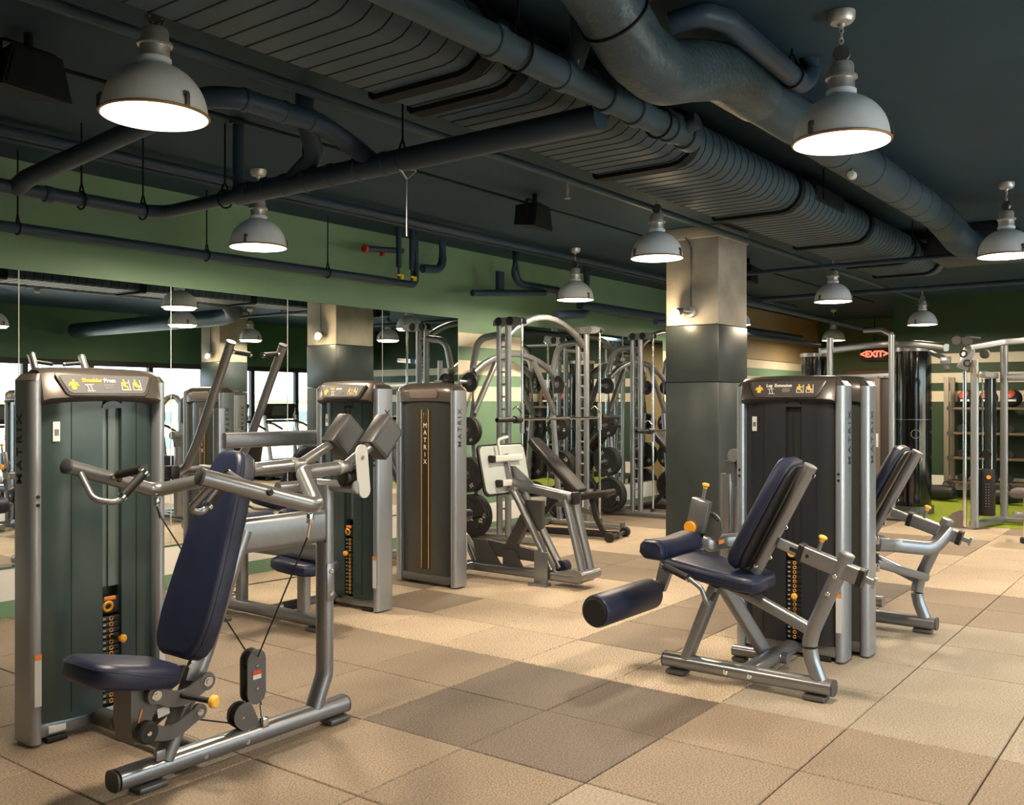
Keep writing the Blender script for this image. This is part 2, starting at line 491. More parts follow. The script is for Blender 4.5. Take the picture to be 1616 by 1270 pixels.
# ---- mirrors: tall panels butted side by side on the back wall
MZ0, MZ1 = 0.345, 2.366
def mirror_panel(x0, x1):
    o = thing('wall_mirror', None, 'mirror', ((x0 + x1) / 2, YB, 0), 0, 'mirror panels along the green wall')
    m = MB(); m.box((0, -.008, (MZ0 + MZ1) / 2), (x1 - x0 - .005, .012, MZ1 - MZ0)); m.build('mirror_glass', mirror_m, o, 0)
    for sx in (-1, 1):
        m = MB(); m.box((sx * ((x1 - x0) / 2 - .0015), -.010, (MZ0 + MZ1) / 2), (.003, .012, MZ1 - MZ0)); m.build('edge_strip', mirror_edge, o, 0)
    return o
edges = [-0.36, 0.81, 1.975, 3.14, 4.31, 5.465, 6.64, 7.79]
mlabels = ['wall mirror panel furthest left, beyond the edge of the photo', 'wall mirror panel hidden left of the shoulder press tower', 'wall mirror panel at the far left edge behind the shoulder press tower',
           'wall mirror panel directly behind the shoulder press tower', 'wall mirror panel behind the two tall pulldown arms', 'wall mirror panel reflecting the concrete pillar and its lamp', 'wall mirror panel at the end next to the striped wall']
for k in range(len(edges) - 1): tag(mirror_panel(edges[k], edges[k + 1]), mlabels[k])
e2 = [8.96, 10.12, 11.28, 12.44]
ml2 = ['wall mirror panel just right of the striped wall behind the near rack', 'wall mirror panel between the two weight racks', 'wall mirror panel behind the far rack beside the pillar']
for k in range(3): tag(mirror_panel(e2[k], e2[k + 1]), ml2[k])

# ---- pillars
def pillar(name, label, x0, x1, y0, y1):
    o = thing(name, label, 'pillar', ((x0 + x1) / 2, (y0 + y1) / 2, 0))
    w, d = x1 - x0, y1 - y0
    m = MB(); m.box((0, 0, (2.19 + ZC) / 2), (w, d, ZC - 2.19), bev=.012); m.build('concrete_shaft', concrete, o)
    m = MB(); m.box((0, 0, 1.92), (w + .006, d + .006, .536), bev=.010); m.build('painted_upper_casing', pillar_p, o)
    m = MB(); m.box((0, 0, .826), (w + .006, d + .006, 1.648), bev=.010); m.build('painted_lower_casing', pillar_p, o)
    m = MB(); m.box((.0, 0, ZC - .06), (w + .03, d + .03, .115), bev=.01); m.build('capital', concrete, o)
    return o
pillar('concrete_pillar', 'square bare concrete pillar painted slate below with a lamp on it', 8.147, 8.80, 3.735, 4.28)
pillar('window_pillar', 'painted concrete pillar standing near the windows, seen in the mirror', 10.35, 10.95, -1.7, -1.15)

# ---- window wall behind the camera (seen in the mirror)
ZH, ZS = 2.22, 0.12
m = MB(); m.box(((XL + XR) / 2, YF - .1, (ZH + ZC) / 2), (XR - XL, .2, ZC - ZH)); m.box(((XL + XR) / 2, YF - .1, ZS / 2), (XR - XL, .2, ZS))
wall_front = struct('wall_front', m, wall_fg)
pw = 1.18; x = 1.95; n = 1
m = MB(); m.box(((XL + 1.95) / 2, YF - .1, ZC / 2), (1.95 - XL, .19, ZC)); struct('wall_front_solid', m, wall_dg)  # unseen stretch, kept windowless to darken the faces turned left
mul = MB()
while x < XR - .3:
    m = MB()
    x1 = min(x + pw, XR)
    m.box((x + .035, YF - .06, (ZS + ZH) / 2), (.07, .10, ZH - ZS)); m.box((x1 - .01, YF - .06, (ZS + ZH) / 2), (.02, .10, ZH - ZS))
    m.box(((x + x1) / 2, YF - .06, ZH - .05), (x1 - x, .11, .10)); m.box(((x + x1) / 2, YF - .06, ZS + .03), (x1 - x, .11, .06))
    w = struct('window_%d' % n, m, frame_b)
    m = MB(); m.box(((x + x1) / 2, YF - .07, (ZS + ZH) / 2), (x1 - x - .09, .008, ZH - ZS - .16)); m.build('pane', glass, w, 0)
    x += pw; n += 1
# portals so that daylight through the glazing is sampled well
pd = bpy.data.lights.new('window_portal', 'AREA'); pd.shape = 'RECTANGLE'; pd.size = XR - 1.95; pd.size_y = ZH - ZS; pd.cycles.is_portal = True
po = bpy.data.objects.new('window_portal', pd); COL.objects.link(po); po.location = ((1.95 + XR) / 2, YF - .2, (ZS + ZH) / 2); po.rotation_euler = (PI / 2, 0, PI)

# ---- the street outside
m = MB(); m.box((15, -60, -12.2), (220, 112, .4)); struct('ground', m, bounce_ground, smooth=None)
def building(name, label, x0, x1, y, z0, z1, wm, nx, nz, ww, wh, zt):
    o = thing(name, label, 'building', ((x0 + x1) / 2, y, z0))
    m = MB(); m.box((0, -6, (z1 - z0) / 2), (x1 - x0, 12, z1 - z0)); m.build('walls', wm, o, 0)
    m = MB(); m.box((0, -6, z1 - z0 + .25), (x1 - x0 + .3, 12.3, .5)); m.build('parapet', wm, o, 0)
    me = None
    for a in range(nx):
        for b in range(nz):
            px = -(x1 - x0) / 2 + (a + .5) * (x1 - x0) / nx; pz = zt - z0 - b * 1.75
            if me is None:
                q = MB(); q.box((0, .02, 0), (ww, .12, wh)); me = q.mesh('window', 0); me.materials.append(win_d)
            link('window', me, o, (px, 0, pz))
    return o
building('street_office_block', 'beige office block with rows of small windows, seen through the glass in the mirror', 2, 62, -46, -12, 1.6, facade, 24, 6, 1.1, .75, .4)
building('street_tower', 'pale high-rise rising behind the beige block in the mirror', 24, 34, -64, -12, 22, facade_w, 4, 12, 1.4, 1.0, 20)
# ================================================================== ceiling services
def single(name, mb, m, label, cat, group=None, smooth=35):
    return tag(mb.build(name, m, None, smooth), label, cat, group)

# flat-oval ribbed duct along the room
dY0, dY1, dZ0, dZ1 = 2.30, 2.92, 2.78, 3.06
def duct_prof(g=0.0):
    pts = []; h = (dZ1 - dZ0) / 2 + g; r = h
    yc0, yc1 = dY0 + .14, dY1 - .05
    zc = (dZ0 + dZ1) / 2
    for k in range(9):
        a = -PI / 2 - PI * k / 8
        pts.append((yc0 + r * math.cos(a), zc + r * math.sin(a)))
    pts.append((yc1 + .05 + g, zc + h)); pts.append((yc1 + .05 + g, zc - h + .02)); pts.append((yc1 + .03 + g, zc - h))
    return pts
duct = thing('ribbed_duct', 'long flat oval ribbed air duct running overhead across the room', 'duct', (6, 2.6, 2.9))
Md = Matrix.Translation((-6, -2.6, -2.9))
m = MB(Md); m.prism(duct_prof(), (-2.5, 0, 0), (0, 1, 0), (0, 0, 1), (13.0, 0, 0)); m.build('duct_shell', duct_m, duct)
ribs = []
x = -2.4
def ring(m, x0, w, g):
    a, b = duct_prof(g), duct_prof(g)
    m.prism(a, (x0, 0, 0), (0, 1, 0), (0, 0, 1), (w, 0, 0))
rm = MB(Md); ring(rm, 0, .006, .0022); rib_me = rm.mesh('rib'); rib_me.materials.append(flange_m)
k = 0
while x < 10.4:
    link('rib', rib_me, duct, (x, 0, 0)); x += 0.098
fm = MB(Md); ring(fm, 0, .075, .022); fl_me = fm.mesh('flange'); fl_me.materials.append(flange_m)
for x in (1.3, 2.88, 3.12, 4.69, 6.30, 7.90, 9.3, 10.2): link('flange', fl_me, duct, (x, 0, 0))
gm = MB(Md); gm.box((6.95, 2.315, 2.95), (.62, .03, .11)); gm.build('air_grille', flange_m, duct, 0)
# hanger rods of the duct
for x in (1.9, 4.3, 6.7, 9.1):
    m = MB(Md); m.cyl((x, 2.27, 2.9), (x, 2.27, 3.12), .006, n=6); m.build('hanger_rod', flange_m, duct)
    m = MB(Md); m.cyl((x, 2.95, 2.9), (x, 2.95, 3.12), .006, n=6); m.build('hanger_rod', flange_m, duct)

def coupling(m, p, ax, r, w=.05):
    m.disc(p, ax, r, w, 20, .004)
# plain round pipe beside the duct
p = thing('drain_pipe', 'thick round drain pipe beside the ribbed duct', 'pipe', (2.5, 2.05, 2.73))
Mp = Matrix.Translation((-2.5, -2.05, -2.73))
m = MB(Mp); m.tube([(-.5, 2.05, 2.73), (4.17, 2.05, 2.73)], r=.056, n=22); m.build('pipe_run', duct_m, p)
for x in (2.62, 3.05, 3.38, 3.62, 3.95, 4.12):
    m = MB(Mp); coupling(m, (x, 2.05, 2.73), (1, 0, 0), .064 if x < 3.2 else .067, .055 if x < 4 else .08); m.build('coupling', duct_m, p)
m = MB(Mp); m.tube([(3.10, 2.05, 2.74), (3.10, 2.0, 2.86), (3.10, 2.0, 3.02)], r=.042, fil=.05); m.build('wye_fitting', duct_m, p)
m = MB(Mp); m.tube([(4.03, 2.05, 2.74), (4.03, 1.95, 2.77)], r=.038); m.build('wye_fitting', duct_m, p)
def clevis(m, p, r, ztop, ax):
    """rod + strap ring round a pipe; ax = pipe direction"""
    m.cyl((p[0], p[1], p[2] + r + .05), (p[0], p[1], ztop), .006, n=6)
    m.torus(p, ax, r + .006, .006, 18, 6)
    sd = V(ax).cross(V((0, 0, 1))).normalized() * (r * .6)
    for s in (-1, 1): m.tube([V(p) + sd * s + V((0, 0, r * .8)), V(p) + sd * s * .5 + V((0, 0, r + .03)), V(p) + V((0, 0, r + .055))], r=.006, n=6)
for x in (2.76, 3.83):
    m = MB(Mp); clevis(m, (x, 2.05, 2.73), .062, 3.12, (1, 0, 0)); m.build('clevis_hanger', flange_m, p)

# branch pipe crossing towards the mirror wall
p = thing('branch_pipe', 'dark branch pipe crossing below the ceiling towards the mirror wall and bending left', 'pipe', (3.47, 3.6, 2.68))
Mp = Matrix.Translation((-3.47, -3.6, -2.68))
m = MB(Mp); m.tube([(3.47, 2.135, 2.685), (3.47, 4.62, 2.675)], r=.057, n=20); m.build('main_run', pipe_m, p)
m = MB(Mp); m.tube([(3.47, 4.58, 2.675), (3.47, 5.42, 2.665), (-3.6, 5.42, 2.66)], r=.040, fil=.16, n=18, nf=8); m.build('pipe_run', pipe_m, p)
m = MB(Mp); m.tube([(3.47, 3.50, 2.69), (3.42, 3.62, 2.80), (3.2, 3.62, 2.86), (2.72, 3.62, 2.86), (2.62, 3.72, 2.86), (2.57, 5.30, 2.70), (2.57, 5.42, 2.665)], r=.050, fil=.12, n=18, nf=7); m.build('loop_run', pipe_m, p)
m = MB(Mp); m.tube([(3.47, 4.15, 2.69), (3.47, 3.95, 2.80), (3.35, 3.90, 2.98), (3.35, 3.90, 3.12)], r=.052, fil=.09, n=16); m.build('riser', pipe_m, p)
m = MB(Mp); m.tube([(3.47, 4.62, 2.68), (3.47, 4.62, 3.12)], r=.034, n=14); m.disc((3.47, 4.62, 3.1), (0, 0, 1), .055, .02); m.build('riser', pipe_m, p)
for y in (3.42, 3.62, 3.82, 4.02, 4.2, 4.36, 4.52):
    m = MB(Mp); coupling(m, (3.47, y, 2.68), (0, 1, 0), .0615, .03); m.build('coupling', pipe_m, p)
for x in (2.75, 2.98, 3.15): 
    m = MB(Mp); coupling(m, (x, 3.62, 2.86), (1, 0, 0), .055, .03); m.build('coupling', pipe_m, p)
for x in (1.7, 2.42, 2.75): 
    m = MB(Mp); coupling(m, (x, 5.42, 2.66), (1, 0, 0), .049, .05); m.build('coupling', pipe_m, p)
for q, ax in (((3.47, 3.3, 2.68), (0, 1, 0)), ((3.47, 4.05, 2.68), (0, 1, 0)), ((3.47, 4.75, 2.67), (0, 1, 0)), ((3.35, 5.42, 2.66), (1, 0, 0)), ((2.95, 5.42, 2.66), (1, 0, 0)), ((2.35, 5.42, 2.66), (1, 0, 0))):
    m = MB(Mp); clevis(m, q, .046, 3.12, ax); m.build('clevis_hanger', flange_m, p)
# loose threaded rod hanging below the branch pipe
m = MB(); m.cyl((3.50, 3.30, 2.30), (3.50, 3.30, 2.60), .004, n=8); m.tube([(3.44, 3.30, 2.64), (3.50, 3.30, 2.59), (3.56, 3.30, 2.64)], r=.006, n=6); m.cyl((3.43, 3.30, 2.645), (3.57, 3.30, 2.645), .006, n=6)
single('threaded_rod', m, steel, 'loose bright threaded rod hanging from the branch pipe bracket', 'rod')

# fire main along the mirror wall
p = thing('fire_main', 'long horizontal pipe hung along the green wall above the mirrors', 'pipe', (3, 6.35, 2.615))
Mp = Matrix.Translation((-3, -6.35, -2.615))
m = MB(Mp); m.tube([(XL + .01, 6.35, 2.60), (6.86, 6.35, 2.615), (6.86, 6.35, 3.12)], r=.036, fil=.07, n=16); m.build('pipe_run', pipe_m, p)
for x in (3.02, 4.47, 5.72, 1.5, 0.0):
    m = MB(Mp); clevis(m, (x, 6.35, 2.61), .036, 3.12, (1, 0, 0)); m.build('clevis_hanger', flange_m, p)
# valve group
p = thing('valve_pipes', 'pair of drop pipes with yellow valve handles at the end of the fire main', 'pipe', (6.65, 6.35, 2.8))
Mp = Matrix.Translation((-6.65, -6.35, -2.8))
for x in (6.52, 6.70):
    m = MB(Mp); m.cyl((x, 6.25, 2.74), (x, 6.25, 3.12), .026, n=14); m.cyl((x, 6.25, 2.62), (x, 6.25, 2.74), .012, n=10); m.build('drop_pipe', pipe_m, p)
    m = MB(Mp); m.box((x, 6.23, 2.665), (.075, .03, .018), bev=.006); m.box((x + .02, 6.23, 2.65), (.03, .03, .04), bev=.006); m.build('valve_handle', mat('valve_yellow', (.62, .56, .03), .4), p)
m = MB(Mp); m.cyl((6.12, 6.28, 2.87), (6.6, 6.28, 2.91), .028, n=14); m.build('stub_pipe', pipe_m, p)
m = MB(Mp); m.disc((6.11, 6.28, 2.87), (1, 0, 0), .036, .03); m.build('end_cap', mat('cap_red', (.35, .03, .015), .4), p)
m = MB(Mp); m.disc((6.3, 6.25, 2.84), (1, 0, 0), .02, .03); m.build('end_cap', mat('cap_red', (.35, .03, .015), .4), p)
m = MB(); m.tube([(7.32, 6.4, 3.12), (7.32, 6.4, 2.82), (7.02, 6.4, 2.80)], r=.044, fil=.12, n=16); single('trap_pipe', m, pipe_m, 'short bent pipe dropping from the ceiling right of the yellow valves', 'pipe')
m = MB(); m.tube([(8.3, 6.2, 3.12), (8.3, 6.2, 2.76), (8.75, 6.1, 2.74), (9.0, 6.1, 2.74)], r=.045, fil=.14, n=16); single('offset_pipe', m, pipe_m, 'bent grey-blue pipe with a long sweep above the striped wall', 'pipe')
m = MB(); m.cyl((7.62, 6.25, 2.60), (8.65, 6.05, 2.68), .036, n=14); m.box((8.05, 6.22, 2.76), (.10, .04, .22)); single('sloping_pipe', m, pipe_m, 'short sloping capped pipe above the striped wall', 'pipe')
m = MB(); m.tube([(9.6, 6.1, 3.12), (9.6, 6.1, 2.52), (9.0, 6.15, 2.47)], r=.05, fil=.1, n=16); single('elbow_pipe', m, pipe_m, 'bent pipe dropping behind the small pendant above the rack', 'pipe')
m = MB(); m.cyl((9.3, 6.0, 2.60), (16.5, 6.0, 2.60), .055, n=16); single('far_wall_pipe', m, pipe_m, 'thick pipe running away above the racks towards the pillar', 'pipe')
m = MB(); m.cyl((10.2, 5.5, 2.44), (16.0, 5.5, 2.44), .035, n=12); single('low_far_pipe', m, pipe_m, 'thin lower pipe running away above the far rack', 'pipe')
m = MB(); m.cyl((11.2, 5.8, 2.22), (11.2, 5.8, 2.42), .05, n=14); single('pipe_stub', m, pipe_m, 'short vertical pipe stub hanging above the far rack', 'pipe')

# straight runs just below the ceiling
def run(label, y, z, r, mm=pipe_m, x0=XL + .01, x1=15.5, name='conduit'):
    m = MB(); m.cyl((x0, y, z), (x1, y, z), r, n=12); single(name, m, mm, label, 'pipe')
run('ceiling pipe nearest the mirror wall, tight under the ceiling', 5.72, 3.055, .036)
run('slim ceiling pipe running in front of the concrete pillar head', 3.62, 3.0, .025, duct_m)
run('thin black cable conduit feeding the ceiling loudspeakers', 4.46, 3.06, .010, flange_m)
run('thin conduit close behind the ceiling pipe nearest the mirror wall', 6.02, 3.09, .018)
m = MB(); m.cyl((8.9, 4.6, 2.74), (8.9, 0.3, 2.74), .022, n=12); single('conduit', m, pipe_m, 'thin pipe crossing the room behind the concrete pillar', 'pipe')
m = MB(); m.cyl((11.6, 5.9, 2.78), (11.6, 0.2, 2.78), .03, n=12); single('conduit', m, pipe_m, 'far thin pipe crossing the room beyond the pillar', 'pipe')
m = MB(); m.cyl((10.5, 4.75, 2.72), (19, 4.75, 2.66), .04, n=12); single('conduit', m, pipe_m, 'pipe running away behind the pillar towards the exit', 'pipe')

# big wrapped duct
p = thing('wrapped_duct', 'big round insulated duct with a sagging bend at its near end', 'duct', (5, 1.8, 2.93))
Mp = Matrix.Translation((-5, -1.8, -2.93))
m = MB(Mp); m.tube([(2.55, 1.80, 3.10), (2.95, 1.80, 2.93), (3.15, 1.79, 2.80), (3.35, 1.78, 2.765), (3.6, 1.78, 2.845), (3.9, 1.79, 2.93), (4.35, 1.80, 2.94)], r=.127, fil=.22, n=28, nf=5); m.build('flexible_bend', duct_in, p)
m = MB(Mp); m.tube([(4.3, 1.80, 2.94), (8.05, 1.80, 2.94)], r=.118, n=26); m.build('straight_run', duct_m, p)
m = MB(Mp); m.tube([(8.0, 1.80, 2.94), (8.35, 1.80, 2.90), (8.55, 1.72, 2.76), (8.62, 1.3, 2.72), (8.62, -2.9, 2.72)], r=.122, fil=.2, n=24, nf=6); m.build('end_bend', duct_m, p)
for x in (4.9, 5.5, 6.1, 6.7, 7.0, 7.3, 7.6):
    m = MB(Mp); m.torus((x, 1.8, 2.94), (1, 0, 0), .118, .005, 24, 6); m.build('seam_band', duct_m, p)
m = MB(Mp); m.torus((3.02, 1.797, 2.885), (1, 0, -.65), .130, .006, 24, 6); m.build('strap', flange_m, p)
m = MB(); m.box((9.9, 1.9, 2.97), (.8, .7, .298), bev=.02); single('plenum_box', m, mat('plenum', (.010, .014, .019), .5), 'boxy dark plenum at the far end of the wrapped duct', 'duct')

# smooth offset pipe near the top
m = MB(); m.tube([(3.42, 1.78, 2.98), (3.47, 1.66, 3.01), (3.62, 1.62, 3.02), (4.46, 1.62, 2.99), (4.52, 1.60, 3.03), (4.52, 1.60, 3.12)], r=.048, fil=.07, n=20)
od = single('offset_drain', m, pipe_m, 'smooth blue-grey pipe with elbows at both ends near the ceiling', 'pipe')
m = MB(); clevis(m, (4.34, 1.62, 2.995), .05, 3.12, (1, 0, 0)); m.build('clevis_hanger', flange_m, od)

# ceiling loudspeakers
def speaker(x, y, label):
    o = thing('ceiling_speaker', label, 'speaker', (x, y, 2.93), math.radians(8), 'black loudspeakers under the ceiling')
    m = MB(); m.prism([(-.12, .10), (.12, .10), (.17, -.09), (-.17, -.09)], (0, -.02, 0), (1, 0, 0), (0, 0, 1), (0, .2, 0), [(-.08, .10), (.08, .10), (.11, -.06), (-.11, -.06)]); m.build('cabinet', flange_m, o, 0)
    m = MB(); m.prism([(-.11, .085), (.11, .085), (.155, -.08), (-.155, -.08)], (0, -.03, 0), (1, 0, 0), (0, 0, 1), (0, .012, 0)); m.build('grille', flange_m, o, 0)
    m = MB(); m.tube([(-.13, .05, .0), (-.13, .05, .13), (.13, .05, .13), (.13, .05, .0)], rrect(.03, .006), .01); m.build('bracket', flange_m, o)
    m = MB(); m.cyl((0, .05, .13), (0, .05, .19), .02, n=10); m.build('mount', flange_m, o)
speaker(2.1, 4.25, 'black ceiling loudspeaker at the top left beside the largest left pendant')
speaker(6.13, 4.33, 'black ceiling loudspeaker in the middle of the ceiling')
speaker(10.35, 4.33, 'small black ceiling loudspeaker just right of the concrete pillar')
speaker(6.13, -.9, 'black ceiling loudspeaker behind the camera, seen in the mirror')

# small ceiling fittings
m = MB(); m.disc((5.45, 3.62, 2.90), (0, 0, 1), .008, .03); m.cyl((5.45, 3.62, 2.90), (5.45, 3.62, 2.985), .01, n=8); m.disc((5.45, 3.62, 2.87), (0, 0, 1), .022, .005)
single('sprinkler_head', m, lampmetal, 'small metal sprinkler head under the slim ceiling pipe', 'sprinkler')
for x, y, z, lb in ((5.67, 1.75, 2.80, 'small pale sensor hanging below the wrapped duct'), (9.7, 1.35, 3.06, 'small pale sensor at the far right under the duct end')):
    m = MB(); m.lathe([(.0, -.045), (.02, -.04), (.026, 0), (.02, .02), (.01, .03)], (x, y, z), (1, 0, 0), 12); m.cyl((x, y, z + .02), (x, y, z + .05), .006, n=6)
    single('ceiling_sensor', m, label_w, lb, 'sensor')
# ================================================================== pendant lamps
LR = 0.20; RIM = 2.565
def make_lamp():
    o = thing('pendant_lamp', None, 'lamp', (0, 0, RIM), 0, 'white dome pendants')
    m = MB()
    prof = [(LR, 0.0)]
    for k in range(1, 13):
        a = PI / 2 * k / 12 * .93
        prof.append((LR * math.cos(a) * .985, .205 * math.sin(a) ** .92))
    prof += [(.062, .207), (.062, .222)]
    inner = [(max(r - .004, .03), z - .003) for r, z in prof[::-1]]
    m.lathe(prof + [(p[0], p[1]) for p in inner], n=36, cap=False); sh = m.build('shade', enamel, o)
    m = MB(); m.torus((0, 0, 0.003), (0, 0, 1), LR + .001, .005, 36, 8); m.build('rim_ring', rim_b, o)
    m = MB(); m.lathe([(0.001, -.016), (.10, -.012), (.16, -.006), (LR - .006, .004), (LR - .006, .010), (.001, .010)], n=32); m.build('diffuser', lamp_e, o)
    for a in (0.6, 2.7, 4.75):
        m = MB(Matrix.Rotation(a, 4, 'Z')); m.box((LR + .002, 0, .03), (.012, .016, .05), bev=.003); m.box((LR - .006, 0, .055), (.012, .022, .018), bev=.003); m.build('clip', gunmetal, sh)
    m = MB(); m.lathe([(.055, .215), (.055, .262), (.057, .268), (.066, .272), (.066, .282), (.052, .288), (.052, .325), (.046, .338), (.02, .342), (.001, .342)], n=24); m.build('lamp_holder', lampmetal, o)
    m = MB(); m.disc((0, 0, .378), (.25, 1, 0), .037, .026, 20, .004)
    w = m.build('pulley_wheel', gunmetal, o)
    m = MB()
    for k in range(6):
        a = k * PI / 3; d = V((.97, -.242, 0)) * math.cos(a) * .024 + V((0, 0, 1)) * math.sin(a) * .024
        m.disc(V((0, 0, .378)) + d - V((.25, 1, 0)).normalized() * .0135, (.25, 1, 0), .004, .003, 8)
    m.build('rivet', lampmetal, w)
    m = MB(); z = .412; k = 0
    while z < ZC - RIM - .05:
        m.tube([(( .008 if k % 2 else 0) * c, (0 if k % 2 else .008) * c, z + .014 * s) for c, s in [(math.cos(2 * PI * q / 10), math.sin(2 * PI * q / 10)) for q in range(10)]], circ(.0028, 6), up=(0, 1, 0) if k % 2 else (1, 0, 0), closed=True)
        z += .022; k += 1
    m.build('chain', lampmetal, o)
    zc = ZC - RIM
    m = MB(); m.lathe([(.001, zc - .062), (.012, zc - .062), (.016, zc - .05), (.045, zc - .045), (.056, zc - .03), (.058, zc - .001), (.001, zc - .001)], n=24); m.build('canopy', lampmetal, o)
    ld = bpy.data.lights.new('lamp_light', 'AREA'); ld.shape = 'DISK'; ld.size = .34; ld.energy = LAMP_W; ld.color = LAMP_COL
    lo = bpy.data.objects.new('lamp_light', ld); COL.objects.link(lo); lo.parent = o; lo.location = (0, 0, -.022)
    return o
lamp0 = make_lamp()
LAMPS = [(2.09, 3.30, 'largest pendant at the upper left, white dome near the loudspeaker', .0), (4.06, 1.30, 'largest pendant at the upper right, hung on a chain', 2.2),
         (4.30, 5.50, 'pendant hanging left of centre in front of the green wall', .9), (6.46, 3.47, 'pendant hanging in front of the concrete pillar', 2.0),
         (7.95, 1.31, 'pendant cut off by the right edge of the photo', 1.2), (8.55, 5.58, 'small pendant above the near weight rack', 1.8), (10.4, 3.42, 'small pendant between the pillar and the exit sign', 2.1),
         (14.25, 3.42, 'small pendant in front of the dark green far wall', 2.3), (12.7, 5.55, 'small pendant hidden behind the concrete pillar', .3), (16.9, 5.55, 'tiny far pendant above the machine frame near the exit', .4),
         (2.1, -1.0, 'pendant behind the camera, near the left end of the windows', .2), (6.4, -1.0, 'pendant behind the camera, by the windows, seen in the mirror', .7), (10.6, -.6, 'pendant behind the camera, near the window pillar, seen in the mirror', .9),
         (-.2, -1.0, 'pendant behind the camera in the corner away from the windows', 1.5), (12.1, 1.31, 'pendant over the cable machines at the right', .4)]
for k, (x, y, lb, rz) in enumerate(LAMPS):
    o = lamp0 if k == 0 else copy_tree(lamp0)
    o.location = (x, y, RIM); o.rotation_euler = (0, 0, rz); o['label'] = lb

# wall sconce on the pillar with its conduit
def sconce(x, y, label, lab2, zc=2.315):
    o = thing('pillar_lamp', label, 'lamp', (x, y, zc))
    m = MB(); m.lathe([(.055, 0), (.055, .015), (.045, .03), (.001, .034)], (0, 0, 0), (-1, 0, 0), 20); m.build('back_plate', lampmetal, o)
    m = MB(); m.tube([(-.03, 0, 0), (-.07, .03, .005), (-.085, .05, .01)], r=.012, fil=.03); m.build('arm', lampmetal, o)
    m = MB(); m.lathe([(.02, -.03), (.032, .0), (.045, .05), (.043, .05), (.028, 0), (.001, -.02)], (-.09, .070, .006), (-.85, .45, -.35), 18, cap=False); m.build('shade', gunmetal, o)
    m = MB(); m.lathe([(.001, -.03), (.018, -.024), (.028, 0), (.018, .024), (.001, .03)], (-.135, .095, -.012), (-.85, .45, -.35), 14); m.build('bulb', bulb_e, o)
    ld = bpy.data.lights.new('sconce_light', 'POINT'); ld.energy = 20; ld.color = (1, .74, .42); ld.shadow_soft_size = .03
    lo = bpy.data.objects.new('sconce_light', ld); COL.objects.link(lo); lo.parent = o; lo.location = (-.165, .11, -.04)
    m = MB(); m.tube([(x - .012, y, zc + .05), (x - .012, y, 2.93), (x - .012, y + .06, 3.02), (x + .01, y + .06, 3.02)], r=.009, fil=.04, n=8)
    single('sconce_conduit', m, steel, lab2, 'conduit')
sconce(8.147, 4.01, 'small adjustable lamp glowing on the concrete pillar', 'thin metal conduit running up the concrete pillar to the ceiling')
sconce(10.35, -1.4, 'small adjustable lamp on the window pillar, seen in the mirror', 'thin metal conduit running up the window pillar')

# exit sign and door in the recess
o = thing('exit_sign', 'lit red exit sign hanging near the far doorway', 'exit sign', (19.0, 5.44, 2.40))
m = MB(); m.box((0, 0, 0), (.05, .50, .24), bev=.008); m.build('housing', mat('exit_housing', (.05, .012, .01), .4), o)
letters(o, '<EXIT>', .165, (-.028, 0, -.0), (0, -1, 0), (0, 0, 1), exit_e, bold=.008)
m = MB(); m.cyl((0, 0, .14), (0, 0, ZC - 2.40), .01, n=8); m.build('stem', flange_m, o)
m = MB(); m.box((19.17, 5.55, 1.05), (.06, .95, 2.1), bev=.01); m.box((19.14, 5.55, 1.05), (.03, .80, 1.98)); d = struct('door_1', m, mat('door_brown', (.16, .07, .025), .5))
m = MB(); m.cyl((19.10, 5.22, 1.0), (19.10, 5.22, 1.2), .012); m.build('door_handle', chrome, d)
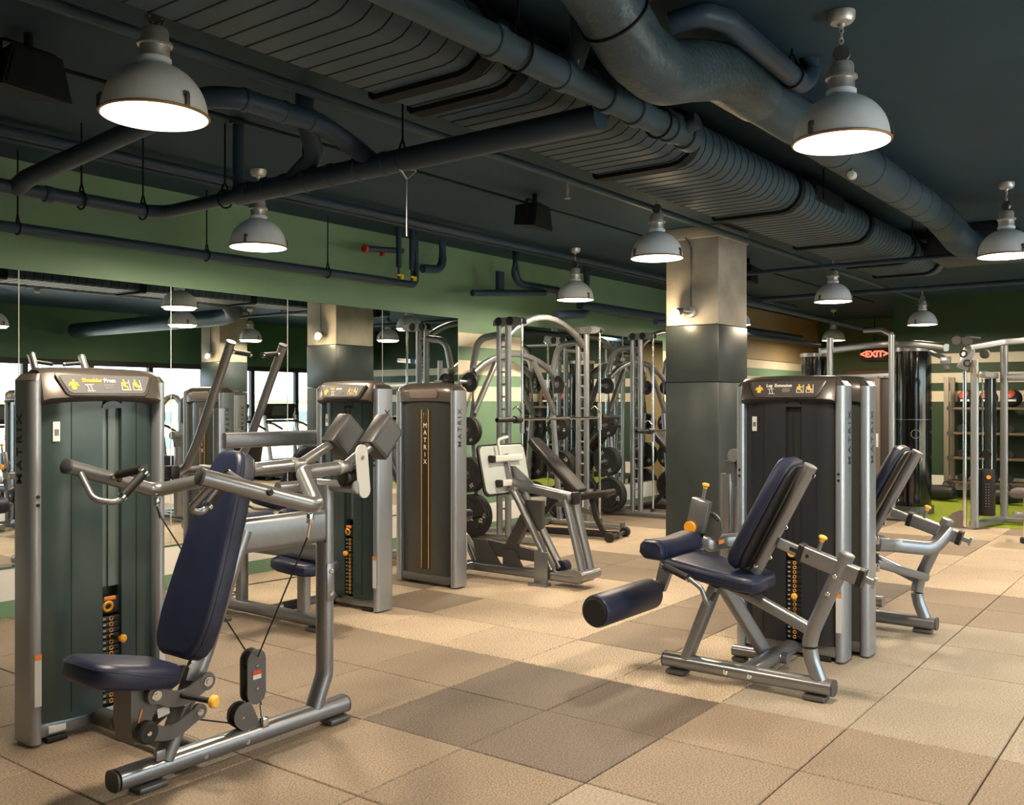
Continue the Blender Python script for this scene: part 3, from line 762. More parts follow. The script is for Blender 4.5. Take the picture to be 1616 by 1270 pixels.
# ================================================================== weight-stack towers (part of their machines)
TW, TD, TH = 0.64, 0.165, 1.555
def stadium(w, d, n=7):
    """post cross-section, w across, d deep, both ends rounded"""
    o = []
    r = w / 2
    for k in range(n + 1):
        a = PI * k / n
        o.append((r * math.cos(a), d / 2 - r * .95 + r * .95 * math.sin(a)))
    for k in range(n + 1):
        a = PI + PI * k / n
        o.append((r * math.cos(a), -d / 2 + r * 1.25 + r * 1.25 * math.sin(a)))
    return o
PL_ME = {}
def tower(root, M, style='g', title=('', ''), letter_side=(1, -1), stack=True, pin=.42, npl=15, rear='plain', fig=True, dark=False, slot=0.0):
    """M: tower frame (x across, -y front, z up) -> root-local"""
    sh, sl, hd = (shroud_g, shroud_s, header_m) if not dark else (shroud_d, shroud_e, header_d)
    I = Matrix.Identity(4)
    for sx in (-1, 1):
        x = sx * (TW / 2 - .0275)
        m = MB(M); m.prism(stadium(.055, TD), (x, 0, .012), (1, 0, 0), (0, 1, 0), (0, 0, TH - .012)); po = m.build('post', steel_l, root)
        m = MB(M); m.prism(stadium(.058, TD + .004), (x, 0, TH), (1, 0, 0), (0, 1, 0), (-sx * .012, 0, .028), [(p[0] * .6, p[1] * .86) for p in stadium(.058, TD)]); m.build('post_cap', hd, po)
        if sx in letter_side:
            # brand letters run up the outer side
            letters(po, 'MATRIX', .062, (sx * (TW / 2 + .0008), .02, 1.26), (0, 0, 1), (0, -sx, 0), dark_p, M=M, spacing=1.5, bold=.001)
        for z in (1.06, 1.025):
            m = MB(M); m.disc((x, -TD / 2 - .001, z), (0, 1, 0), .008, .006, 10); m.build('bolt_plug', black, po)
        if sx == 1 or True:
            m = MB(M); m.box((x, -TD / 2 - .0005, .285), (.030, .004, .22)); lb = m.build('warning_label', label_w, po, 0)
            m = MB(M); m.box((x, -TD / 2 - .0015, .383), (.030, .004, .024)); m.build('label_heading', orange_p, po, 0)
    xs0, xs1 = slot - .046, slot + .046
    e = TW / 2 - .056
    zb, zt = .085, 1.49
    # two bowed front covers either side of the slot
    for a, b in ((-e, xs0), (xs1, e)):
        def yb(x): return -.082 + .045 * (abs(x) / e) ** 4
        n = 9
        poly = [(a + (b - a) * k / n, yb(a + (b - a) * k / n)) for k in range(n + 1)] + [(b, -.015), (a, -.015)]
        m = MB(M); m.prism(poly, (0, 0, zb), (1, 0, 0), (0, 1, 0), (0, 0, zt - zb)); c = m.build('front_cover', sh, root)
        xg = -.145 if a < 0 else .165
        m = MB(M); m.box((xg, yb(xg) - .001, (zb + zt) / 2), (.003, .004, zt - zb - .06)); m.build('cover_seam', black, c, 0)
        if a < 0 and fig:
            m = MB(M); m.box((-.205, yb(-.205) - .001, 1.335), (.030, .004, .085), Matrix.Rotation(-.08, 3, 'Z')); m.build('asset_label', label_w, c, 0)
            m = MB(M); m.box((-.205, yb(-.205) - .003, 1.332), (.018, .004, .026), Matrix.Rotation(-.08, 3, 'Z')); m.build('label_print', grey_p, c, 0)
    # slot: recessed lens, cable, open bottom with the stack
    m = MB(M); m.box((slot, -.045, (.63 + 1.44) / 2), (.092, .02, .81)); s = m.build('slot_cover', sl, root, 0)
    m = MB(M); m.prism([(.05 * math.cos(PI * k / 10), .032 * math.sin(PI * k / 10)) for k in range(11)], (slot, -.055, 1.435), (1, 0, 0), (0, 0, 1), (0, -.033, 0)); m.build('slot_arch', sh, s)
    m = MB(M); m.cyl((slot - .01, -.061, .62), (slot - .01, -.061, 1.43), .0032, n=6); m.build('stack_cable', rubber, s)
    m = MB(M); m.box((slot, -.005, .36), (.11, .02, .56)); m.build('stack_well', black, root, 0)
    if stack:
        key = 'wp'
        for k in range(npl):
            z = .115 + k * .0265
            q = MB(M); q.box((slot, -.045, z), (.088, .05, .0235), bev=.002); w = q.build('weight_plate', black, root)
            if k % 1 == 0:
                q = MB(M); q.torus((slot + .002, -.071, z), (0, 1, 0), .0085, .0028, 10, 5); q.build('pin_hole', yellow_l, w)
                q = MB(M); q.box((slot - .030, -.0705, z), (.013, .002, .008)); q.build('weight_number', mat('number_grey', (.36, .36, .36), .5), w, 0)
        zt2 = .115 + npl * .0265
        m = MB(M); m.box((slot, -.046, zt2 + .035), (.086, .05, .075), bev=.008); h = m.build('stack_head', black, root)
        m = MB(M); m.torus((slot - .015, -.073, zt2 + .03), (0, 1, .2), .020, .007, 14, 6); m.build('lift_tab', orange, h)
        m = MB(M); m.box((slot - .006, -.073, zt2 + .066), (.055, .006, .018), bev=.003); m.build('head_label', orange_p, h)
        m = MB(M); m.cyl((slot + .008, -.07, pin), (slot + .02, -.125, pin), .010, n=12); pn = m.build('selector_pin', black, root)
        m = MB(M); m.lathe([(.001, -.012), (.014, -.012), (.018, -.004), (.018, .008), (.010, .014), (.001, .014)], (slot + .022, -.13, pin), (.22, -1, 0), 14); m.build('pin_knob', orange, pn)
    # rear cover
    yr = .062
    poly = [(-e, .01)] + [(-e + 2 * e * k / 10, yr - .03 * abs(-1 + 2 * k / 10) ** 4) for k in range(11)] + [(e, .01)]
    m = MB(M); m.prism(poly, (0, 0, .085), (1, 0, 0), (0, 1, 0), (0, 0, 1.415)); rc = m.build('rear_cover', mat('rear_smoke', (.034, .036, .034), .33, coat=.2), root)
    if rear == 'stripe':
        m = MB(M); m.box((0, yr + .002, .77), (.075, .010, 1.28), bev=.003); st = m.build('centre_strip', black, root)
        for sx in (-1, 1):
            m = MB(M); m.box((sx * .037, yr + .008, .77), (.006, .006, 1.27)); m.build('amber_line', yellow_l, st, 0)
        for k, ch in enumerate('MATRIX'):
            letters(st, ch, .052, (0, yr + .0095, 1.275 - k * .058), (-1, 0, 0), (0, 0, 1), white_p, M=M)
        m = MB(M); m.pad(rrect(.30, .07, .03, 4), (0, yr + .028, 1.53), (1, 0, 0), (0, .25, 1), (0, 1, -.25), .012, .005, 2); m.build('rear_badge', mat('rear_badge', (.20, .16, .15), .35), root)
    # header with the placard
    prof = [(-.100, 1.468), (-.122, 1.482), (-.086, 1.590), (-.055, 1.609), (.02, 1.614), (.065, 1.597), (.085, 1.54), (.08, 1.47), (.05, 1.455), (-.06, 1.455)]
    xs = [(-.275, .82, -.012), (-.25, .92, -.004), (-.19, 1.0, 0), (0, 1.0, .004), (.19, 1.0, 0), (.25, .92, -.004), (.275, .82, -.012)]
    m = MB(M); vs = []; fs = []; k = len(prof)
    for x, s, dz in xs: vs += [(x, p[0] * s, p[1] + dz) for p in prof]
    for i in range(len(xs) - 1):
        for q in range(k): fs.append((i * k + q, i * k + (q + 1) % k, (i + 1) * k + (q + 1) % k, (i + 1) * k + q))
    fs.append(tuple(range(k))[::-1]); fs.append(tuple((len(xs) - 1) * k + q for q in range(k)))
    m.add(vs, fs); hdr = m.build('header', hd, root, 50)
    # placard on the sloping front
    c = V((0, -.1045, 1.537)); up = V((0, .036, .108)).normalized(); nr = V((0, -.108, .036)).normalized()
    lens = [(-.205, .043), (.205, .043), (.213, .034), (.180, -.032), (.163, -.043), (-.163, -.043), (-.180, -.032), (-.213, .034)]
    m = MB(M); m.pad([(p[0] * 1.07, p[1] * 1.22) for p in lens], c + nr * .003, (1, 0, 0), up, nr, .010, .004, 2); m.build('placard_frame', hd, hdr)
    m = MB(M); m.pad(lens, c + nr * .008, (1, 0, 0), up, nr, .006, .002, 1); pl = m.build('placard', grey_p if not dark else mat('placard_dark', (.055, .05, .05), .4), hdr)
    pc = c + nr * .0125
    if title[0]:
        me1 = letters(hdr, title[0], .026, pc + V((-.115, 0, 0)) + up * .017, (1, 0, 0), up, yellow if not dark else white_p, 'placard_title', M=M, bold=.0006, align='LEFT')
        letters(hdr, title[1], .026, pc + V((title[2], 0, 0)) + up * .017, (1, 0, 0), up, white_p, 'placard_title', M=M, bold=.0006, align='LEFT')
        fm = MB(M)
    def fig_poly(name, pts, mm, ox, oy, sc=1.0):
        q = MB(M)
        for pl_ in pts: q.prism([(p[0] * sc, p[1] * sc) for p in pl_], pc + V((ox, 0, 0)) + up * oy, (1, 0, 0), up, nr * .001)
        o = q.build(name, mm, hdr, 0); return o
    disc6 = lambda x, y, r: [(x + r * math.cos(k * PI / 4), y + r * math.sin(k * PI / 4)) for k in range(8)]
    def line(x0, y0, x1, y1, w):
        d = V((x1 - x0, y1 - y0)).normalized(); n = V((-d.y, d.x)) * w / 2
        return [(x0 + n.x, y0 + n.y), (x0 - n.x, y0 - n.y), (x1 - n.x, y1 - n.y), (x1 + n.x, y1 + n.y)]
    fig_poly('muscle_figure', [disc6(0, .017, .006), [(-.014, .010), (.014, .010), (.010, -.024), (-.010, -.024)], line(-.013, .008, -.022, -.008, .006), line(.013, .008, .022, -.008, .006)], yellow, -.155, -.002)
    fig_poly('machine_drawing', [line(-.02, .008, .018, .010, .003), line(.004, .01, .012, -.018, .003), line(-.012, -.02, .024, -.02, .003), line(-.01, .006, -.002, -.018, .003)], white_p, -.085, -.012)
    for x, sgn in ((.085, 1), (.14, -1)):
        fig_poly('exercise_figure', [disc6(-.006, .020, .005), [(-.012, .013), (.004, .013), (.002, -.008), (-.012, -.008)], line(-.006, -.008, .010, -.010, .007), line(.010, -.010, .010, -.026, .006)], yellow, x, .0)
        fig_poly('exercise_machine', [line(.018, .022, .022, -.024, .003), line(-.018, -.025, .026, -.025, .003), line(-.016, .010, -.018, -.024, .003), line(.0, .004, .020, .012 * sgn, .003)], white_p, x, .0)
    fig_poly('placard_text', [line(-.028, .006 - .006 * k, .02 - .006 * (k % 2), .006 - .006 * k, .0025) for k in range(4)], mat('text_grey', (.3, .3, .3), .5), .01, -.008)
    # base bars between the posts
    m = MB(M); m.box((0, -.03, .055), (TW - .11, .05, .06), bev=.006); bb = m.build('base_bar', steel, root)
    m = MB(M); m.box((-.20, -.06, .055), (.075, .014, .03), bev=.002); m.build('base_clip', label_w, bb)
    m = MB(M); m.box((0, .05, .055), (TW - .11, .03, .06), bev=.006); m.build('rear_bar', gunmetal, root)
    for sx in (-1, 1):
        m = MB(M); m.box((sx * .2, -.045, .0125), (.09, .05, .025), bev=.006); m.build('floor_pad', rubber, root)
def frame(px, py, rot, origin):
    """tower frame at world point, front turned by rot (0 = facing -Y), in coordinates local to origin"""
    return Matrix.Translation(V((px, py, 0)) - V(origin)) @ Matrix.Rotation(rot, 4, 'Z')

# ------------------------------------------------------------------ shared machine pieces
def beam(root, Mw, pts, name, prof=None, fil=.06, m_=None, up=(0, 0, 1), r=.03, cap=True, nf=6):
    m = MB(Mw); m.tube(pts, prof, fil, r, up, nf=nf); return m.build(name, m_ or steel, root)
def bolts(root, Mw, pts, ax, r=.010):
    for p in pts:
        m = MB(Mw); m.disc(p, ax, r, .008, 10, .002); m.disc(V(p) - V(ax).normalized() * .0 + V(ax).normalized() * .005, ax, r * .5, .004, 6); m.build('bolt', chrome, root)
def knob(root, Mw, p, ax, shaft=.05, r=.019, name='pull_knob', rs=.010):
    ax = V(ax).normalized()
    m = MB(Mw); m.cyl(V(p), V(p) + ax * shaft, rs, n=12); k = m.build(name, steel if rs > .009 else gunmetal, root)
    m = MB(Mw); m.lathe([(.001, 0), (r * .55, .0), (r * .6, .012), (r, .018), (r, .026), (r * .7, .031), (.001, .031)], V(p) + ax * (shaft - .004), ax, 16); m.build('knob_cap', yellow, k)
def foot(root, Mw, p, size=(.12, .09, .022)):
    m = MB(Mw); m.box(p, size, bev=.007); m.build('foot_pad', gunmetal, root)
def endcap(root, Mw, p, ax, w, h, part=None):
    ax = V(ax).normalized(); m = MB(Mw)
    m.tube([V(p), V(p) + ax * .008], oval(w * .99, h * .99)); m.build('end_cap', darkgrey, part or root)
def grip(root, Mw, p0, p1, r=.0165):
    p0, p1 = V(p0), V(p1); d = (p1 - p0).normalized()
    m = MB(Mw); m.cyl(p0, p1, r, n=16); g = m.build('hand_grip', rubber, root)
    m = MB(Mw); m.cyl(p0 - d * .012, p0 + d * .002, r * 1.12, n=16); m.build('grip_ring', chrome, g)
    m = MB(Mw); m.cyl(p1 - d * .002, p1 + d * .012, r * 1.12, n=16); m.build('grip_ring', chrome, g)
    return g
# ================================================================== shoulder press (front left)
OR = V((2.45, 3.26, 0)); Mw = Matrix.Translation(-OR); YC = 3.26
sp = thing('shoulder_press', 'shoulder press machine with tall smoky green tower and navy seat, front left', 'gym machine', OR)
tower(sp, frame(2.28, 4.085, 0, OR), title=('Shoulder', 'Press', -.015), letter_side=(-1,), slot=.042, pin=.40)
bm_ = beam(sp, Mw, [(1.905, YC, .068), (3.03, YC, .068)], 'base_beam', oval(.092, .078))
endcap(sp, Mw, (1.897, YC, .068), (-1, 0, 0), .094, .080, bm_); endcap(sp, Mw, (3.03, YC, .068), (1, 0, 0), .094, .080, bm_)
foot(sp, Mw, (2.03, YC - .01, .015)); foot(sp, Mw, (2.97, YC - .01, .015))
bolts(sp, Mw, [(2.26, YC - .045, .06), (2.46, YC - .046, .06)], (0, -1, 0), .011)
beam(sp, Mw, [(2.27, YC + .04, .06), (2.27, 4.05, .06)], 'cross_beam', oval(.07, .075), m_=gunmetal)
beam(sp, Mw, [(2.10, YC, .09), (2.28, YC, .47), (2.465, YC, .93)], 'seat_post', oval(.062, .095), fil=.02, up=(0, 1, 0))
# rear upright and top beam
beam(sp, Mw, [(2.855, YC, .09), (2.918, YC, .235), (2.918, YC, 1.09)], 'rear_upright', oval(.066, .082), fil=.10, up=(0, 1, 0))
beam(sp, Mw, [(2.44, YC, .905), (2.90, YC, .905)], 'top_beam', rrect(.075, .145, .025))
m = MB(Mw); m.box((2.895, YC, .905), (.008, .079, .150)); m.build('joint_line', gunmetal, sp, 0)
bolts(sp, Mw, [(2.918, YC - .045, .70), (2.918, YC - .045, .60)], (0, -1, 0), .012)
m = MB(Mw); m.box((2.918, YC - .036, .65), (.045, .014, .17), bev=.006); m.build('joint_plate', steel, sp)
# backrest
d = V((2.40 - 2.137, 0, 1.265 - .50)); L = d.length; d.normalize(); nrm = V((-d.z, 0, d.x))
out = []
half = [(-.02, .085), (.0, .118), (.04, .142), (.14, .156), (.32, .150), (.52, .132), (.68, .114), (.75, .102), (.795, .080), (.812, .048)]
poly = [(h, s) for s, h in half] + [(-h, s) for s, h in half[::-1]]
m = MB(Mw); m.pad(poly, V((2.137, YC, .50)) - nrm * .045, (0, 1, 0), d, nrm, .095, .028, 4); br = m.build('backrest', navy, sp)
m = MB(Mw)
ring = [V((2.137, YC, .50)) - nrm * .0235 + V((0, 1, 0)) * (p[0] * 1.004) + d * p[1] for p in poly]
m.tube(ring, circ(.0022, 6), closed=True, up=nrm); m.build('seam', navy_s, br)
# seat
tl = math.radians(13); sx_ = V((-math.cos(tl), 0, math.sin(tl))); sn = V((math.sin(tl), 0, math.cos(tl)))
half = [(-.19, .09), (-.165, .118), (-.08, .142), (.04, .160), (.12, .154), (.165, .126), (.185, .085)]
poly = [(a, -b) for a, b in half] + [(a, b) for a, b in half[::-1]]
m = MB(Mw); m.pad(poly, (1.93, YC, .462), sx_, (0, 1, 0), sn, .092, .036, 5); seat = m.build('seat', navy, sp)
m = MB(Mw); m.tube([V((1.93, YC, .462)) + sx_ * p[0] * 1.002 + V((0, 1, 0)) * p[1] * 1.003 + sn * (.012 + .012 * math.sin(p[0] * 8)) for p in poly], circ(.002, 6), closed=True, up=sn); m.build('seam', navy_s, seat)
# seat linkage
m = MB(Mw); m.prism([(1.93, .41), (2.10, .37), (2.10, .33), (2.02, .29), (1.99, .20), (1.94, .20), (1.93, .27)], (0, YC - .06, 0), (1, 0, 0), (0, 0, 1), (0, .12, 0)); m.build('seat_bracket', gunmetal, sp)
m = MB(Mw); m.box((1.965, YC - .062, .302), (.006, .003, .05), Matrix.Rotation(.3, 3, 'Y')); m.build('bracket_mark', orange_p, sp)
m = MB(Mw); m.box((2.06, YC - .063, .295), (.05, .003, .035), Matrix.Rotation(-.15, 3, 'Y')); m.build('bracket_label', label_w, sp)
def link_plate(pts, w, y, name, mm=gunmetal, th=.012):
    P = [V((p[0], 0, p[1])) for p in pts]; m = MB(Mw)
    m.tube([V((p.x, y, p.z)) for p in fillet(P, .12, 5)], rrect(w, th, .003, 1), up=(0, 1, 0)); 
    for p in (P[0], P[-1]): m.disc((p.x, y, p.z), (0, 1, 0), w * .56, th + .002, 20)
    return m.build(name, mm, sp)
for yy in (YC - .085, YC + .085):
    link_plate([(2.013, .372), (2.12, .322), (2.235, .372)], .062, yy, 'upper_link')
    link_plate([(1.965, .248), (2.08, .205), (2.20, .262)], .056, yy, 'lower_link')
bolts(sp, Mw, [(2.013, YC - .095, .372), (2.235, YC - .095, .372)], (0, -1, 0), .021); bolts(sp, Mw, [(2.20, YC - .095, .262)], (0, -1, 0), .015)
m = MB(Mw); m.lathe([(.001, -.02), (.036, -.02), (.042, -.01), (.042, .014), (.034, .022), (.001, .022)], (1.962, YC - .105, .252), (0, -1, 0), 22); m.build('link_roller', rubber, sp)
bolts(sp, Mw, [(1.962, YC - .128, .252)], (0, -1, 0), .010)
m = MB(Mw); m.cyl((2.12, YC - .09, .345), (2.165, YC - .21, .335), .011, n=12); k = m.build('adjust_lever', rubber, sp)
m = MB(Mw); m.disc((2.17, YC - .222, .334), (.3, -1, -.05), .024, .026, 18, .006); m.build('knob_cap', yellow, k)
m = MB(Mw); m.box((2.20, YC - .05, .42), (.05, .014, .09), Matrix.Rotation(.35, 3, 'Y'), bev=.003); m.build('post_plate', steel, sp)
bolts(sp, Mw, [(2.18, YC - .06, .44), (2.155, YC - .06, .30)], (0, -1, 0), .011)
m = MB(Mw); m.box((2.06, YC - .045, .125), (.04, .01, .04), bev=.003); m.build('cable_tab', steel, sp)
# press arms, mirrored left and right
for s in (-1, 1):
    Y = lambda o: YC + s * o
    arm = beam(sp, Mw, [(1.955, Y(.446), 1.205), (2.404, Y(.534), 1.068), (2.65, Y(.16), 1.165), (2.92, Y(.15), 1.175)], 'press_arm', circ(.030, 20), fil=.075, nf=8)
    m = MB(Mw); m.lathe([(.0315, 0), (.0315, .010), (.027, .013), (.001, .013)], (1.959, Y(.447), 1.204), (-.955, -.19 * s * -1 * -1, .29), 20); m.build('end_cap', darkgrey, arm)
    m = MB(Mw); m.disc((2.86, Y(.15), 1.174), (1, 0, 0), .034, .02, 20); m.build('collar', lampmetal, arm)
    # twin grip handle
    tip = V((2.193, Y(.277), 1.19))
    a0 = V((2.15, Y(.475), 1.148))
    hb = MB(Mw); hb.cyl(a0, a0 + (tip - a0) * .95, .012, n=12); hb.build('handle_bar', steel, arm)
    grip(arm, Mw, a0 + (tip - a0) * .25, tip - (tip - a0).normalized() * .012, .0175)
    b = [V((2.01, Y(.455), 1.187)), V((1.995, Y(.315), 1.075)), V((2.075, Y(.285), 1.058)), tip + V((.006, 0, -.014))]
    hb = MB(Mw); hb.tube(b, fil=.045, r=.0125, n=12); hb.build('handle_bar', steel, arm)
    p0, p1 = b[2], b[3]
    grip(arm, Mw, p0 + (p1 - p0) * .22, p1 - (p1 - p0).normalized() * .012, .0175)
    # counterweight
    cw = beam(sp, Mw, [(2.90, Y(.15), 1.175), (3.12, Y(.13), 1.285)], 'counterweight_arm', circ(.023, 16))
    R = Matrix.Rotation(math.radians(42), 3, 'Y')
    m = MB(Mw); m.box((3.150, Y(.13), 1.300), (.135, .088, .175), R, bev=.012); cb = m.build('counterweight', darkgrey, cw)
    m = MB(Mw); m.box(V((3.150, Y(.13) - .0445, 1.300)), (.100, .002, .140), R, bev=.0); m.build('counterweight_cover', gunmetal, cb, 0)
    m = MB(Mw); m.disc((2.93, Y(.15), 1.125), (1, 0, 0), .038, .09, 18, .006); m.build('pivot_bearing', black, sp)
    # cable and clevis
    cl = V((2.395, Y(.505), 1.035))
    m = MB(Mw); m.box(cl + V((0, 0, -.012)), (.022, .022, .04), bev=.004); m.cyl(cl + V((0, 0, -.03)), cl + V((.006, -s * .02, -.085)), .007, n=8); m.build('cable_clevis', chrome, arm)
    m = MB(Mw); m.cyl(cl + V((.006, -s * .02, -.08)), (2.52, Y(.035), .40), .0035, n=6); m.build('lift_cable', rubber, sp)
    m = MB(Mw); m.lathe([(.001, -.016), (.011, -.014), (.014, 0), (.011, .008), (.001, .008)], (2.19, Y(.493) - .031, 1.138), (0, -1, 0), 12); m.build('bumper', rubber, arm)
m = MB(Mw); m.cyl((2.93, YC - .19, 1.085), (2.93, YC + .19, 1.085), .026, n=18); m.build('pivot_axle', steel, sp)
m = MB(Mw); m.disc((2.93, YC - .20, 1.085), (0, 1, 0), .030, .02, 20, .004); m.build('axle_cap', steel_l, sp)
beam(sp, Mw, [(2.93, YC - .10, 1.085), (3.06, YC - .10, 1.09)], 'rear_stop_tube', circ(.025, 16)); beam(sp, Mw, [(2.70, YC + .06, 1.085), (2.93, YC + .06, 1.085)], 'front_stop_tube', circ(.025, 16))
stad = [(.034 * math.cos(PI * k / 10), .085 + .034 * math.sin(PI * k / 10)) for k in range(11)] + [(.034 * math.cos(PI + PI * k / 10), -.085 + .034 * math.sin(PI + PI * k / 10)) for k in range(11)]
m = MB(Mw); m.prism(stad, (2.955, YC - .212, 1.155), (1, 0, .10), (-.10, 0, 1), (0, .008, 0)); wl = m.build('white_link', platewhite, sp)
bolts(sp, Mw, [(2.95, YC - .214, 1.215)], (0, -1, 0), .010)
# floating pulley block and beam pulley
def pulley_block(cx, cz, hh, w, tilt=0):
    st = [(w * math.cos(PI * k / 10), hh + w * math.sin(PI * k / 10)) for k in range(11)] + [(w * math.cos(PI + PI * k / 10), -hh + w * math.sin(PI + PI * k / 10)) for k in range(11)]
    c, s_ = math.cos(tilt), math.sin(tilt)
    for yy in (-.026, .020):
        m = MB(Mw); m.prism(st, (cx, YC + yy, cz), (c, 0, s_), (-s_, 0, c), (0, .006, 0)); m.build('pulley_plate', gunmetal, sp)
    for zz in (-hh, hh):
        m = MB(Mw); m.lathe([(w * .93, -.015), (w * .78, 0), (w * .93, .015)], (cx - s_ * zz, YC, cz + c * zz), (0, 1, 0), 24); m.build('pulley_wheel', black, sp)
        bolts(sp, Mw, [(cx - s_ * zz * .7, YC - .028, cz + c * zz * .7)], (0, -1, 0), .007)
pulley_block(2.521, .312, .068, .047)
m = MB(Mw); m.box((2.521, YC - .0275, .330), (.042, .002, .018)); m.build('red_label', red_p, sp, 0)
m = MB(Mw); m.box((2.521, YC - .0275, .312), (.042, .002, .018)); m.build('blue_label', label_w, sp, 0)
tear = [(.052 * math.cos(a), .052 * math.sin(a)) for a in [PI * (.25 + 1.0 * k / 10) for k in range(11)]] + [(.01, -.075), (.085, -.075), (.075, -.045)]
for yy in (-.026, .020):
    m = MB(Mw); m.prism(tear, (2.46, YC + yy, .165), (1, 0, 0), (0, 0, 1), (0, .006, 0)); m.build('pulley_plate', gunmetal, sp)
m = MB(Mw); m.lathe([(.045, -.015), (.036, 0), (.045, .015)], (2.46, YC, .165), (0, 1, 0), 24); m.build('pulley_wheel', black, sp)
bolts(sp, Mw, [(2.45, YC - .028, .16), (2.475, YC - .028, .10)], (0, -1, 0), .007)
m = MB(Mw); m.box((2.555, YC - .03, .115), (.03, .03, .04), bev=.004); m.cyl((2.553, YC - .02, .13), (2.553, YC - .012, .185), .007, n=8); m.build('cable_anchor', chrome, sp)
for p0, p1 in (((2.553, YC - .012, .18), (2.556, YC, .27)), ((2.49, YC, .20), (2.485, YC, .27)), ((2.43, YC, .135), (2.20, 3.42, .20))):
    m = MB(Mw); m.cyl(p0, p1, .0035, n=6); m.build('lift_cable', rubber, sp)
# ================================================================== leg extension and its back-to-back neighbour
def leg_machine(label, mirror=False, dy=0.0, name='leg_extension', axis=5.49):
    """built for the near machine (user faces +Y, tower at +X); mirrored in X for the neighbour"""
    ORx = 4.62 if not mirror else 2 * axis - 4.62
    root = thing(name, label, 'gym machine', (ORx, 2.0 + dy, 0))
    S = Matrix.Diagonal((-1, 1, 1, 1)) if mirror else Matrix.Identity(4)
    Mw = S @ Matrix.Translation((-4.62, -2.0, 0))
    XC = 4.62
    yz = lambda *a: [(XC, p[0], p[1]) for p in a]
    tf = S @ Matrix.Translation((5.385 - 4.62, 2.005 - 2.0, 0)) @ Matrix.Rotation(-PI / 2, 4, 'Z')
    if mirror:   # keep the tower frame right-handed
        tf = Matrix.Translation((-(5.385 - 4.62), .005, 0)) @ Matrix.Rotation(PI / 2, 4, 'Z')
    tower(root, tf, title=('Leg', 'Extension', -.066) if not mirror else ('Leg', 'Curl', -.05), letter_side=(1, -1), slot=.035, dark=True, pin=.36, npl=17)
    b = beam(root, Mw, yz((1.52, .068), (2.425, .068)), 'base_beam', oval(.092, .078))
    endcap(root, Mw, (XC, 1.52, .068), (0, -1, 0), .094, .080, b); endcap(root, Mw, (XC, 2.425, .068), (0, 1, 0), .094, .080, b)
    foot(root, Mw, (XC - .01, 1.60, .015), (.09, .11, .022)); foot(root, Mw, (XC - .01, 2.35, .015), (.09, .11, .022))
    bolts(root, Mw, [(XC - .046, 1.93, .062), (XC - .046, 2.06, .062)], (-1, 0, 0), .013)
    beam(root, Mw, [(XC + .03, 1.975, .066), (5.28, 1.975, .066)], 'cross_beam', oval(.085, .075))
    bolts(root, Mw, [(5.0, 1.93, .075)], (0, -1, 0), .013)
    beam(root, Mw, [(5.04, 1.90, .06), (5.04, 2.22, .06)], 'side_runner', oval(.07, .06))
    foot(root, Mw, (5.04, 2.18, .015), (.07, .08, .022))
    # supports under the seat
    beam(root, Mw, yz((2.30, .09), (2.135, .50)), 'front_post', rrect(.055, .085, .016), up=(1, 0, 0))
    beam(root, Mw, [(XC + .05, 2.13, .52), (5.03, 2.03, .075)], 'side_strut', rrect(.085, .05, .014), up=(0, 1, .2))
    beam(root, Mw, yz((2.02, .50), (1.60, .325)), 'seat_rail', oval(.058, .062))
    beam(root, Mw, yz((1.583, .085), (1.622, .185), (1.637, .26), (1.618, .34), (1.452, .725)), 'rear_post', circ(.037, 20), fil=.20, nf=6)
    m = MB(Mw); m.lathe([(.038, 0), (.038, .006), (.030, .010), (.001, .010)], (XC, 1.452, .724), (0, -.378, .926), 20); m.build('end_cap', steel_l, root)
    bolts(root, Mw, [(XC - .036, 1.535, .53), (XC - .036, 1.50, .62)], (-1, 0, 0), .012)
    # back support bar and pad
    p0, p1 = V((XC, 1.915, .60)), V((XC, 1.632, 1.142)); d = (p1 - p0).normalized()
    bb = beam(root, Mw, [p0, p1], 'back_bar', circ(.033, 20))
    m = MB(Mw); m.lathe([(.034, 0), (.034, .008), (.001, .009)], p1, d, 20); m.build('end_cap', steel_l, bb)
    m = MB(Mw); m.lathe([(.034, 0), (.034, .008), (.001, .009)], p0, -d, 20); m.build('end_cap', steel, bb)
    n = V((0, d.z, -d.y))                  # towards the user
    half = [(-.02, .09), (.01, .125), (.06, .145), (.2, .150), (.42, .140), (.54, .128), (.59, .105), (.605, .07)]
    poly = [(h, s) for s, h in half] + [(-h, s) for s, h in half[::-1]]
    m = MB(Mw); m.pad(poly, p0 + n * .090, (1, 0, 0), d, n, .075, .026, 4); bp = m.build('backrest', navy, root)
    m = MB(Mw); m.pad([(p[0] * .94, .01 + p[1] * .965) for p in poly], p0 + n * .047, (1, 0, 0), d, n, .014, .004, 1); m.build('backrest_board', black, bp)
    m = MB(Mw); m.tube([p0 + n * .072 + V((1, 0, 0)) * p[0] * 1.003 + d * p[1] for p in poly], circ(.002, 6), closed=True, up=n); m.build('seam', navy_s, bp)
    bolts(root, Mw, [p0 + d * .03 + V((-.033, 0, 0)), p0 + d * .28 - n * .035, p0 + d * .10 - n * .035, p1 - d * .03 - n * .034], (-1, 0, 0), .011)
    # adjustment slide
    q0, q1 = V((XC, 1.79, .752)), V((XC, 1.37, .618)); e = (q1 - q0).normalized()
    m = MB(Mw); m.tube([q0, q0 + e * .16], rrect(.030, .055, .006), up=(0, 0, 1)); sl = m.build('slide_bar', steel_l, root)
    m = MB(Mw); m.box(q0 + e * .085 + V((-.0155, 0, 0)), (.003, .045, .018), Matrix.Rotation(.305, 3, 'X')); m.build('slide_slot', black, sl)
    m = MB(Mw); m.tube([q0 + e * .115, q1], rrect(.058, .082, .010), up=(0, 0, 1)); ss = m.build('slide_sleeve', steel, root)
